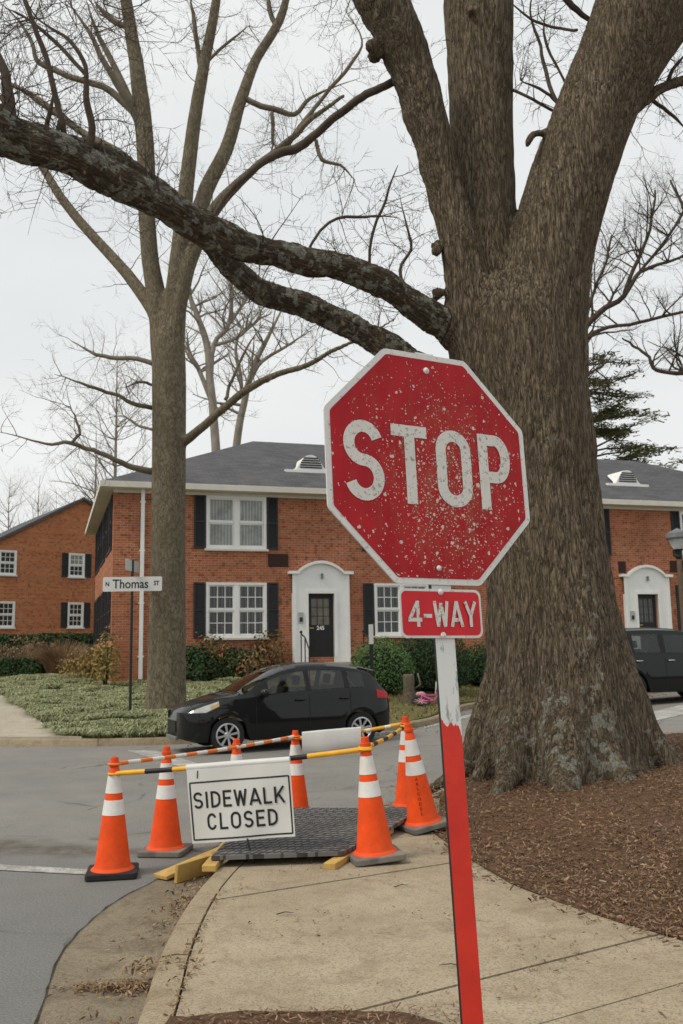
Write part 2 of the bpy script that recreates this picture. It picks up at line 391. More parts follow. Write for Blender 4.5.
def mat_tread():
    t = NT('tread_plate'); x, y, z = t.sep()
    co = t.map((1, 1, 1), rot=(0, 0, R(12)))
    w1 = t.n('ShaderNodeTexBrick'); t.l(co, w1.inputs['Vector']); w1.inputs['Scale'].default_value = 1
    w1.inputs['Brick Width'].default_value = .16; w1.inputs['Row Height'].default_value = .085; w1.inputs['Mortar Size'].default_value = .011
    w1.inputs['Color1'].default_value = (.115, .113, .115, 1); w1.inputs['Color2'].default_value = (.155, .15, .148, 1); w1.inputs['Mortar'].default_value = (.022, .022, .025, 1)
    col = t.mix(t.ramp(t.noise(3, 6, .7), [(.42, 0), (.7, .5)]), w1.outputs['Color'], (.15, .135, .115))
    t.bump(t.math('SUBTRACT', 1.0, w1.outputs['Fac']), .9, .012)
    return t.done(col, .6)
M['tread'] = mat_tread()
M['treadbar'] = plain('tread_bar', (.07, .069, .07), .7, var=.3, scale=6, dirt=(.16, .145, .125))

# ------------------------------------------------------------------ mesh helpers
class MB:
    def __init__(s): s.v = []; s.f = []; s.mi = []; s.cur = 0; s.attr = None
    def add(s, vs, fs):
        o = len(s.v); s.v += [tuple(p) for p in vs]
        for f in fs: s.f.append(tuple(i + o for i in f)); s.mi.append(s.cur)
    def quad(s, a, b, c, d): s.add((a, b, c, d), ((0, 1, 2, 3),))
    def box(s, x0, x1, y0, y1, z0, z1, M_=None):
        vs = [Vector((x, y, z)) for z in (z0, z1) for y in (y0, y1) for x in (x0, x1)]
        if M_: vs = [M_ @ p for p in vs]
        s.add(vs, ((0, 2, 3, 1), (4, 5, 7, 6), (0, 1, 5, 4), (2, 6, 7, 3), (0, 4, 6, 2), (1, 3, 7, 5)))
    def tube(s, pts, rad, n=8, cap=True, co=None):
        pts = [Vector(p) for p in pts]; k = len(pts)
        if isinstance(rad, (int, float)): rad = [rad] * k
        t0 = (pts[1] - pts[0]).normalized()
        a = t0.orthogonal().normalized(); o = len(s.v); ln = 0
        for i, p in enumerate(pts):
            t = (pts[min(i + 1, k - 1)] - pts[max(i - 1, 0)])
            t = t.normalized() if t.length > 1e-9 else t0
            a = (a - t * a.dot(t)); a = a.normalized() if a.length > 1e-6 else t.orthogonal().normalized()
            b = t.cross(a)
            for j in range(n):
                q = 2 * math.pi * j / n
                s.v.append(tuple(p + (a * math.cos(q) + b * math.sin(q)) * rad[i]))
        for i in range(k - 1):
            for j in range(n):
                j2 = (j + 1) % n
                s.f.append((o + i * n + j, o + i * n + j2, o + (i + 1) * n + j2, o + (i + 1) * n + j)); s.mi.append(s.cur)
        if cap:
            s.f.append(tuple(o + j for j in range(n))[::-1]); s.mi.append(s.cur)
            s.f.append(tuple(o + (k - 1) * n + j for j in range(n))); s.mi.append(s.cur)
    def lathe(s, prof, n=24, M_=None, squash=1):
        o = len(s.v)
        for r, z in prof:
            for j in range(n):
                q = 2 * math.pi * j / n; p = Vector((r * math.cos(q), r * math.sin(q) * squash, z))
                s.v.append(tuple(M_ @ p if M_ else p))
        for i in range(len(prof) - 1):
            for j in range(n):
                j2 = (j + 1) % n
                s.f.append((o + i * n + j, o + i * n + j2, o + (i + 1) * n + j2, o + (i + 1) * n + j)); s.mi.append(s.cur)
    def prism(s, poly, h0, h1, M_=None):       # poly in xy, extruded along z
        n = len(poly)
        vs = [Vector((x, y, h0)) for x, y in poly] + [Vector((x, y, h1)) for x, y in poly]
        if M_: vs = [M_ @ p for p in vs]
        s.add(vs, [tuple(range(n))[::-1], tuple(range(n, 2 * n))] + [(i, (i + 1) % n, n + (i + 1) % n, n + i) for i in range(n)])
    def build(s, name, mats, parent=None, smooth=False, sharp=None):
        me = bpy.data.meshes.new(name); me.from_pydata(s.v, [], s.f); me.update()
        for mm in (mats if isinstance(mats, (list, tuple)) else [mats]): me.materials.append(mm)
        me.polygons.foreach_set('material_index', s.mi)
        if smooth:
            me.polygons.foreach_set('use_smooth', [True] * len(me.polygons))
            if sharp: me.set_sharp_from_angle(angle=R(sharp))
        o = bpy.data.objects.new(name, me); COL.objects.link(o)
        if parent: o.parent = parent
        return o
def bevel(o, w=.004, seg=2):
    b = o.modifiers.new('bevel', 'BEVEL'); b.width = w; b.segments = seg; b.limit_method = 'ANGLE'; return o
def tag(o, label, cat, group=None):
    o['label'] = label; o['category'] = cat
    if group: o['group'] = group
    return o
def thing(name, loc, label, cat, rz=0, group=None):
    o = bpy.data.objects.new(name, None); COL.objects.link(o); o.location = loc; o.rotation_euler = (0, 0, rz)
    o.empty_display_size = .1
    return tag(o, label, cat, group)
def structure(o): o['kind'] = 'structure'; return o
def stuff(o): o['kind'] = 'stuff'; return o
def copy_tree(o, parent=None):
    c = o.copy(); COL.objects.link(c); c.parent = parent
    for ch in list(o.children): copy_tree(ch, c)
    return c
def catmull(pts, k=4):
    P = [pts[0]] + list(pts) + [pts[-1]]; out = []
    for i in range(1, len(P) - 2):
        for j in range(k):
            t = j / k; a, b, c, d = P[i - 1], P[i], P[i + 1], P[i + 2]
            out.append(tuple(.5 * ((2 * b[q]) + (-a[q] + c[q]) * t + (2 * a[q] - 5 * b[q] + 4 * c[q] - d[q]) * t * t + (-a[q] + 3 * b[q] - 3 * c[q] + d[q]) * t ** 3) for q in range(len(b))))
    out.append(tuple(P[-1])); return out
def sstep(a, b, x):
    t = max(0, min(1, (x - a) / (b - a))); return t * t * (3 - 2 * t)

# ------------------------------------------------------------------ the lie of the land
CA, SA = math.cos(R(17.5)), math.sin(R(17.5))
def g(x, y):                                  # the road climbs gently to the right
    t = x * .954 + y * .30 - 4.0
    return .033 * (math.log1p(math.exp(t)) if t < 20 else t)
def lawn_z(x, y):
    n_ = max(0, (x + 3.3) * -.3 + (y - 17.6) * .954 - 1.45 * sstep(-2.5, -6.5, x)); s = sstep(.8, 4, x)
    rise = (1 - s) * .065 * n_ + s * .1 * max(0, n_ - 5)
    md = sstep(-2, -3.5, x) * sstep(-6.6 - .45 * (y - 19.3), -5.5 - .45 * (y - 19.3), x) * sstep(26, 22, y) * sstep(.2, .9, n_) * (.07 + .13 * noise.noise(Vector((x * .8, y * .9, 2))))
    return md + g(min(x, 25), min(y, 40)) + .13 + min(rise, .78) + max(0, n_ - 12) * .008
OAK = Vector((2.25, 10.75, 0))
def mulch_z(x, y):
    d = math.hypot(x - OAK.x, (y - OAK.y))
    k = sstep(0, 2.6, (x - .7) * .93 + (y - 8.0) * .35)
    bumpy = .03 * noise.noise(Vector((x * 2.2, y * 2.2, 0))) + .012 * noise.noise(Vector((x * 9, y * 9, 3)))
    return g(x, y) + .135 + k * (.07 + .04 * math.exp(-(d / 1.9) ** 2) + .10 * sstep(2.6, 4.2, x)) + bumpy * min(1, k * 4 + .15)

def ground_sheet(name, poly, zf, mat, cell=.5, skirt=None):
    bm = bmesh.new()
    vs = [bm.verts.new((x, y, 0)) for x, y in poly]
    bm.faces.new(vs)
    xs = [p[0] for p in poly]; ys = [p[1] for p in poly]
    for ax, lo, hi in ((0, min(xs), max(xs)), (1, min(ys), max(ys))):
        q = math.floor(lo / cell) * cell + cell * .5037
        while q < hi:
            no = (1, 0, 0) if ax == 0 else (0, 1, 0); co = (q, 0, 0) if ax == 0 else (0, q, 0)
            bmesh.ops.bisect_plane(bm, geom=bm.verts[:] + bm.edges[:] + bm.faces[:], plane_co=co, plane_no=no, dist=1e-5)
            q += cell
    bmesh.ops.triangulate(bm, faces=[f for f in bm.faces if len(f.verts) > 4])
    for v in bm.verts: v.co.z = zf(v.co.x, v.co.y)
    if skirt:
        be = [e for e in bm.edges if e.is_boundary]
        r_ = bmesh.ops.extrude_edge_only(bm, edges=be)
        for v in r_['geom']:
            if isinstance(v, bmesh.types.BMVert): v.co.z -= skirt
    bmesh.ops.recalc_face_normals(bm, faces=bm.faces)
    up = sum(f.normal.z * f.calc_area() for f in bm.faces)
    if up < 0: bmesh.ops.reverse_faces(bm, faces=bm.faces)
    me = bpy.data.meshes.new(name); bm.to_mesh(me); bm.free()
    me.materials.append(mat); me.polygons.foreach_set('use_smooth', [skirt is None] * len(me.polygons))
    o = bpy.data.objects.new(name, me); COL.objects.link(o); return o

structure(ground_sheet('ground', [(-700, -60), (700, -60), (700, 900), (-700, 900)], lambda x, y: -.35 + max(0, min(1.3, (y - 45) * .03)), M['lawn'], 60))
structure(ground_sheet('road', [(-45, -12), (60, -12), (60, 45), (-45, 30)], lambda x, y: g(x, min(y, 30)), M['asphalt'], 1.0))

near_kerb = [(-.80, -6), (-.82, 2.5), (-.90, 4.16), (-.97, 4.97), (-1.0, 5.6), (-1.0, 6.2), (-.97, 6.7), (-.90, 7.3), (-.76, 8.0), (-.52, 8.7), (-.15, 9.3), (.35, 9.7),
             (.85, 10.15), (1.2, 10.8), (1.55, 11.5), (2.3, 12.3), (3.5, 13.0), (5, 13.6), (8, 14.6), (20, 18.4), (45, 26.3)]
near_kerb = [near_kerb[0]] + [p for p in catmull(near_kerb[1:-1], 4)] + [near_kerb[-1]]
def offset(line, d):
    o = []
    for i, p in enumerate(line):
        a = line[max(i - 1, 0)]; b = line[min(i + 1, len(line) - 1)]
        t = Vector((b[0] - a[0], b[1] - a[1])).normalized(); o.append((p[0] + t.y * d, p[1] - t.x * d))
    return o
# the kerb of this corner, cast in lengths with open joints
KW = .15
def kerb_mesh(name, line, zf, hgt, side, mat, length=3.0, gap=.012):
    mb = MB(); inner = offset(line, KW * side); rnd_ = offset(line, .025 * side)
    acc = 0
    for i in range(len(line) - 1):
        a, b, c, d, e, f_ = line[i], line[i + 1], inner[i + 1], inner[i], rnd_[i], rnd_[i + 1]
        seg = math.hypot(b[0] - a[0], b[1] - a[1]); acc += seg
        def P(p, h): return (p[0], p[1], zf(*p) + h)
        t0 = 0.0; t1 = 1.0
        if acc > length: t1 = 1 - gap / seg; acc = 0
        def Q(p, q, h, t): return P((p[0] + (q[0] - p[0]) * t, p[1] + (q[1] - p[1]) * t), h)
        cols = [(a, b, -.1), (a, b, hgt - .03), (e, f_, hgt), (d, c, hgt), (d, c, -.05)]
        v = [Q(p, q, h, t) for t in (t0, t1) for p, q, h in cols]
        mb.add(v, [(k, k + 1, k + 6, k + 5) if side > 0 else (k, k + 5, k + 6, k + 1) for k in range(4)] + [(0, 1, 2, 3, 4), (9, 8, 7, 6, 5)])
    return structure(mb.build(name, mat, None, True, 40))
kerb_mesh('near_kerb', near_kerb, g, .13, 1, M['kerb'])
# gutter apron
gut_out = [(-1.0, -6), (-1.05, 2.5), (-1.42, 4.53), (-1.53, 5.04), (-1.61, 5.6), (-1.61, 6.2), (-1.55, 6.7), (-1.43, 7.1), (-1.25, 7.9), (-.95, 8.8), (-.45, 9.6), (.2, 10.1), (.7, 10.5), (.95, 10.95)]
gut_out = [gut_out[0]] + catmull(gut_out[1:], 4)
gut_out = [(x + .012 * noise.noise(Vector((x * 7, y * 7, 1))), y) for x, y in gut_out]
gut_in = [p for p in near_kerb if p[1] < 11.0]
structure(ground_sheet('gutter', gut_out + gut_in[::-1], lambda x, y: g(x, y) + .005, M['gutter'], .4))
ob = [(x - .012 - .014 * noise.noise(Vector((x * 9, y * 9, 5))), y + .006) for x, y in gut_out[1:]]
mb = MB()
for i in range(1, len(gut_out) - 2):
    a, b, c, d = gut_out[i], gut_out[i + 1], ob[i], ob[i - 1]
    mb.quad(*[(p[0], p[1], g(*p) + .009) for p in (a, b, c, d)])
structure(mb.build('gutter_seam', plain('seam_dirt', (.045, .036, .026), .95, var=.5, scale=25)))

# sidewalk slabs, clipped along the joints
k_in = [p for p in offset(near_kerb, KW + .012) if p[1] < 10.1]
mulch_edge = [(.97, 9.9), (.86, 9.0), (.72, 8.06), (.90, 7.04), (1.06, 6.36), (1.27, 5.86), (1.5, 5.43), (1.73, 5.1), (2.3, 4.35), (3.4, 3.2), (6, 1), (10, -6)]
def clip(poly, p, n_, keep):
    o = []
    for i in range(len(poly)):
        a, b = poly[i], poly[(i + 1) % len(poly)]
        da = ((a[0] - p[0]) * n_[0] + (a[1] - p[1]) * n_[1]) * keep; db = ((b[0] - p[0]) * n_[0] + (b[1] - p[1]) * n_[1]) * keep
        if da >= 0: o.append(a)
        if da * db < 0: t = da / (da - db); o.append((a[0] + (b[0] - a[0]) * t, a[1] + (b[1] - a[1]) * t))
    return o
rest = k_in + [(x + .06, y) for x, y in mulch_edge]
slab_polys = []
joints = [((-.91, 3.1), 30), ((.04, 4.26), 31), ((-.91, 4.94), 28), ((-.93, 6.07), 29), ((-.9, 7.2), 29), ((-.8, 8.4), 29)]
for p, a in joints:
    n_ = (-math.sin(R(a)), math.cos(R(a)))
    q0 = (p[0] - n_[0] * .006, p[1] - n_[1] * .006); q1 = (p[0] + n_[0] * .006, p[1] + n_[1] * .006)
    lo = clip(rest, q0, n_, -1); rest = clip(rest, q1, n_, 1)
    slab_polys.append(lo)
slab_polys.append(rest)
mb = MB()
for i, poly in enumerate(slab_polys):
    if len(poly) < 3: continue
    dz = rnd.uniform(-.004, .004)
    n = len(poly)
    mb.add([(x, y, g(x, y) + .128 + dz) for x, y in poly] + [(x, y, g(x, y) + .02) for x, y in poly],
           [tuple(range(n))] + [(k, k + n, (k + 1) % n + n, (k + 1) % n) for k in range(n)])
o = mb.build('sidewalk', M['walk']); structure(o)
bm = bmesh.new(); bm.from_mesh(o.data); bmesh.ops.recalc_face_normals(bm, faces=bm.faces); bm.to_mesh(o.data); bm.free()
# dirt bed under the slabs (shows in the joints), mulch bed round the oak
structure(ground_sheet('dirt_bed', k_in + mulch_edge, lambda x, y: g(x, y) + .112, M['dirt'], 1.0))
k_in2 = [p for p in offset(near_kerb, KW + .01) if p[1] > 9.9]
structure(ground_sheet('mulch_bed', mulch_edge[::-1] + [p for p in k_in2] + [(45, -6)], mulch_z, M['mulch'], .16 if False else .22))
patch = [(-.76, 4.20), (-.5, 4.245), (-.2, 4.235), (.1, 4.225), (.38, 4.08), (.55, 3.7), (.6, 3.2), (-.74, 3.2)]
structure(ground_sheet('mulch_patch', catmull(patch + [patch[0]], 3)[:-1], lambda x, y: g(x, y) + .138 + .012 * noise.noise(Vector((x * 8, y * 8, 0))), M['mulch'], .1))

# far side of the street: kerb, lawn, path
far_kerb = [(-60, 27.5), (-12, 19.2), (-6.55, 18.05), (-4.96, 17.72), (-3.5, 17.7), (-2.0, 18.05), (.3, 18.8), (1.2, 19.15), (1.85, 19.9), (2.3, 21.2), (2.75, 22.8), (3.4, 23.9), (4.6, 24.5), (9, 25.9), (25, 30.9), (60, 42)]
far_kerb = [far_kerb[0]] + catmull(far_kerb[1:-1], 4) + [far_kerb[-1]]
kerb_mesh('far_kerb', far_kerb, g, .13, -1, M['kerb'])
fk_in = offset(far_kerb, -KW + .01)
structure(ground_sheet('lawn', fk_in + [(60, 120), (-60, 120)], lambda x, y: lawn_z(x, y) - .008, M['lawn'], .8, skirt=.2))
pr = [(-4.95, 17.88), (-5.4, 18.25), (-6.05, 19.3), (-7.3, 21.8), (-9.9, 26.7), (-14, 37)]
pl = [(-17, 37), (-12.2, 27), (-10, 21.5), (-9.3, 19.7), (-9.2, 18.6)]
structure(ground_sheet('path', pr + pl, lambda x, y: lawn_z(x, y) + .035, M['path'], .4, skirt=.1))
# paint on the road
def paint(pts, zo=.006):
    mb.add([(x, y, g(x, y) + zo) for x, y in pts], (tuple(range(len(pts))),))
mb = MB()
paint([(-6, 8.75), (-1.80, 7.53), (-1.78, 7.36), (-6, 8.52)])
paint([(-3.85, 16.75), (-2.30, 13.9), (-1.85, 13.75), (-3.30, 16.65)])
paint([(-2.25, 5.65), (-2.08, 5.55), (-1.85, 3.6), (-2.1, 3.6)])
a_, b_ = spot(640, 718, .2), spot(690, 709, .2); c_, d_ = spot(690, 717.5, .2), spot(648, 724, .2)
paint([(p.x, p.y) for p in (a_, d_, c_, b_)])
a_, b_ = spot(424, 725.5, .12), spot(486, 713, .15); c_, d_ = spot(486, 715, .15), spot(424, 728, .12)
paint([(p.x, p.y) for p in (a_, d_, c_, b_)])
structure(mb.build('road_marking', M['roadpaint']))

# ------------------------------------------------------------------ buildings
def wall_panel(mb, x0, x1, z0, z1, holes, to3, reveal=.11):
    """a brick wall with true openings; to3(x, depth, z) places it"""
    xs = sorted({x0, x1, *[h[0] for h in holes], *[h[1] for h in holes]}); zs = sorted({z0, z1, *[h[2] for h in holes], *[h[3] for h in holes]})
    for i in range(len(xs) - 1):
        for j in range(len(zs) - 1):
            cx, cz = (xs[i] + xs[i + 1]) / 2, (zs[j] + zs[j + 1]) / 2
            if any(h[0] < cx < h[1] and h[2] < cz < h[3] for h in holes): continue
            mb.quad(to3(xs[i], 0, zs[j]), to3(xs[i + 1], 0, zs[j]), to3(xs[i + 1], 0, zs[j + 1]), to3(xs[i], 0, zs[j + 1]))
    for a, b, c, d in holes:
        mb.quad(to3(a, 0, c), to3(a, reveal, c), to3(a, reveal, d), to3(a, 0, d)); mb.quad(to3(b, reveal, c), to3(b, 0, c), to3(b, 0, d), to3(b, reveal, d))
        mb.quad(to3(a, 0, c), to3(b, 0, c), to3(b, reveal, c), to3(a, reveal, c)); mb.quad(to3(a, reveal, d), to3(b, reveal, d), to3(b, 0, d), to3(a, 0, d))
def fbox(mb, to3, x0, x1, d0, d1, z0, z1):
    vs = [to3(x, d, z) for z in (z0, z1) for d in (d0, d1) for x in (x0, x1)]
    mb.add(vs, ((0, 2, 3, 1), (4, 5, 7, 6), (0, 1, 5, 4), (2, 6, 7, 3), (0, 4, 6, 2), (1, 3, 7, 5)))
def window(parent, to3, x0, x1, z0, z1, twin=True, grid=(3, 2), glassm=('winglass', 'winglass'), shutters=(True, True), shw=.35, sill=True, frame='white'):
    f = MB(); c = .075
    fbox(f, to3, x0, x1, -.035, .07, z1 - c, z1); fbox(f, to3, x0, x1, -.035, .07, z0, z0 + c)
    fbox(f, to3, x0, x0 + c, -.034, .07, z0 + c, z1 - c); fbox(f, to3, x1 - c, x1, -.034, .07, z0 + c, z1 - c)
    bays = [(x0 + c, x1 - c)]
    if twin:
        xm = (x0 + x1) / 2; fbox(f, to3, xm - .075, xm + .075, -.03, .07, z0 + c, z1 - c); bays = [(x0 + c, xm - .075), (xm + .075, x1 - c)]
    zm = (z0 + z1) / 2; panes = []
    for a, b in bays:
        for lo, hi, dd, gm in ((zm + .02, z1 - c, .0, glassm[0]), (z0 + c, zm - .02, .035, glassm[1])):
            s = .045
            fbox(f, to3, a, b, dd, dd + .035, hi - s, hi); fbox(f, to3, a, b, dd + .001, dd + .035, lo, lo + s)
            fbox(f, to3, a, a + s, dd + .002, dd + .035, lo + s, hi - s); fbox(f, to3, b - s, b, dd + .002, dd + .035, lo + s, hi - s)
            if grid:
                for k in range(1, grid[0]):
                    q = a + s + (b - a - 2 * s) * k / grid[0]; fbox(f, to3, q - .012, q + .012, dd + .006, dd + .025, lo + s, hi - s)
                for k in range(1, grid[1]):
                    q = lo + s + (hi - lo - 2 * s) * k / grid[1]; fbox(f, to3, a + s, b - s, dd + .008, dd + .026, q - .012, q + .012)
            panes.append((a + s - .01, b - s + .01, dd + .022, dd + .028, lo + s - .01, hi - s + .01, gm))
        fbox(f, to3, a, b, .004, .07, zm - .02, zm + .02)
    w = f.build('window', M[frame], parent)
    for p in panes:
        gm = MB(); fbox(gm, to3, *p[:6]); gm.build('pane', M[p[6]], w)
    if sill:
        s = MB(); fbox(s, to3, x0 - .06, x1 + .06, -.10, .06, z0 - .075, z0 - .002); bevel(s.build('sill', M['trim'], w), .01)
    for side, on in ((-1, shutters[0]), (1, shutters[1])):
        if not on: continue
        a, b = (x0 - .03 - shw, x0 - .03) if side < 0 else (x1 + .03, x1 + .03 + shw)
        s = MB(); fr = .05
        fbox(s, to3, a, a + fr, -.05, -.004, z0, z1); fbox(s, to3, b - fr, b, -.05, -.004, z0, z1)
        for q in (z0, (z0 + z1) / 2 - fr / 2, z1 - fr): fbox(s, to3, a + fr, b - fr, -.049, -.004, q, q + fr)
        q = z0 + fr
        while q < z1 - fr - .04:
            v = [to3(a + fr, -.040, q), to3(b - fr, -.040, q), to3(b - fr, -.012, q + .05), to3(a + fr, -.012, q + .05)]
            s.add(v, ((0, 1, 2, 3),)); q += .045
        fbox(s, to3, a + fr, b - fr, -.011, -.003, z0 + fr, z1 - fr)
        s.build('shutter', M['shutter'], parent)
    return (x0, x1, z0, z1)

def text_mesh(body, size, mat, name='lettering', bold=0.0, space=1.0):
    cu = bpy.data.curves.new('text', 'FONT'); cu.body = body; cu.size = size; cu.align_x = 'CENTER'; cu.align_y = 'CENTER'
    cu.offset = bold; cu.space_character = space; cu.resolution_u = 3
    to = bpy.data.objects.new('text', cu); COL.objects.link(to)
    bpy.context.view_layer.update()
    me = bpy.data.meshes.new_from_object(to.evaluated_get(bpy.context.evaluated_depsgraph_get()))
    bpy.data.objects.remove(to); me.materials.clear(); me.materials.append(mat); me.name = name
    o = bpy.data.objects.new(name, me); COL.objects.link(o); return o

house = thing('brick_apartment_house', (-.70, 30, 0), 'long red brick apartment house with white arched doorways and a dark hip roof', 'building', R(17.5))
HX0, HX1, HD, HZ = -6.55, 21.5, 11.0, 6.82
front = lambda x, d, z: Vector((x, d, z))
left = lambda x, d, z: Vector((HX0 + d, HD - x, z))         # x runs from the back to the street corner
Wn = []
for x0 in (-3.72, 1.80, 8.55, 13.86, 17.6):
    Wn.append((x0, x0 + 1.92, 4.92, 6.60)); Wn.append((x0, x0 + 1.92, 2.15, 3.86))
mb = MB(); wall_panel(mb, HX0, HX1, -.2, HZ, Wn + [(-.46, .40, 1.5, 3.51), (11.78, 12.59, 1.5, 3.53)], front)
SW = [(x, x + 1.7, a, b) for x in (1.0, 4.6, 8.3) for a, b in ((4.92, 6.6), (2.15, 3.86))]
wall_panel(mb, 0, HD, -.2, HZ, SW, left)
mb.quad((HX1, 0, -.2), (HX1, HD, -.2), (HX1, HD, HZ), (HX1, 0, HZ)); mb.quad((HX1, HD, -.2), (HX0, HD, -.2), (HX0, HD, HZ), (HX1, HD, HZ))
mb.build('wall', M['brick'], house)
for i, h in enumerate(Wn):
    up = h[2] > 4
    window(house, front, *h, grid=None if (up and i == 0) else (3, 2), glassm=('curtain_and_reflection', 'curtain_and_reflection') if i == 0 else ('winglass', 'winglass'))
for h in SW: window(house, left, *h, sill=False, shw=.55, frame='shutter')
# roof with overhang, hipped at this end
E_, RZ, RY = .36, 9.72, HD / 2
x0, x1, y0, y1 = HX0 - E_, HX1 + E_, -E_, HD + E_
mb = MB(); ez = 6.90
A, B, C_, D = (x0, y0, ez), (x1, y0, ez), (x1, y1, ez), (x0, y1, ez); r0, r1 = (x0 + RY + E_, RY, RZ), (x1 - RY - E_, RY, RZ)
for f in ((A, B, r1, r0), (C_, D, r0, r1)): mb.quad(*f)
mb.add((D, A, r0), ((0, 1, 2),)); mb.add((B, C_, r1), ((0, 1, 2),))
mb.build('roof', M['shingle'], house)
mb = MB()
mb.box(x0 - .08, x1 + .08, y0 - .08, y0 + .02, 6.70, 6.885); mb.box(x0 - .08, x0 + .02, y0 + .023, y1 + .08, 6.702, 6.884)
mb.box(x0 + .022, x1, y0 + .022, -.003, 6.70, 6.74); mb.box(x0 + .022, HX0 - .003, -.003, y1, 6.701, 6.741)
mb.box(HX0 - .02, HX1, -.045, -.003, 6.60, 6.698)
bevel(mb.build('gutter', M['trim'], house), .01)
mb = MB(); mb.box(-5.74, -5.63, -.13, -.02, .95, 6.7)
for z in (1.6, 3.2, 4.8, 6.3): mb.box(-5.77, -5.60, -.122, -.004, z, z + .04)
mb.build('downspout', M['white'], house)
# louvred eyebrow vents on the roof
for vx in (.12, 12.75):
    pr_ = []
    for k in range(33):
        q = (k / 32 - .5) * 2; pr_.append((q * .86, .62 * (math.exp(-(q / .55) ** 4) * (.55 + .45 * math.cos(q * math.pi / 1.15)) * .9 + .02)))
    zb, yb = 7.82, 1.45
    mb = MB(); n = len(pr_)
    mb.add([(vx + x, yb, zb + z) for x, z in pr_] + [(vx + x, yb + .03 + z * 1.95, zb + z + .03) for x, z in pr_], [(k, k + 1, n + k + 1, n + k) for k in range(n - 1)])
    mb.add([(vx + x, yb + .001, zb + z) for x, z in pr_] + [(vx - .98, yb + .001, zb - .03), (vx + .98, yb + .001, zb - .03)], [tuple(range(n)) + (n + 1, n)])
    mb.box(vx - .92, vx + .92, yb - .03, yb + .1, zb - .09, zb + .03)
    vt = mb.build('roof_vent', M['white'], house)
    lb = MB()
    for k in range(5):
        z = .10 + k * .082; hw = .40 * math.sqrt(max(.05, 1 - (z / .56) ** 2))
        lb.box(vx - hw, vx + hw, yb - .02, yb - .004, zb + z, zb + z + .045)
    lb.build('louvre', M['black'], vt)
for vx, vz in ((-1.74, 4.37), (11.12, 4.28), (13.30, 4.33)):
    mb = MB(); w = .66 if vx < 0 else (.30 if vx < 12 else .6)
    mb.box(vx, vx + w, -.02, -.003, vz, vz + .42)
    for k in range(7): mb.box(vx + .03, vx + w - .03, -.032, -.021, vz + .03 + k * .055, vz + .06 + k * .055)
    mb.build('wall_vent', M['vent'], house)
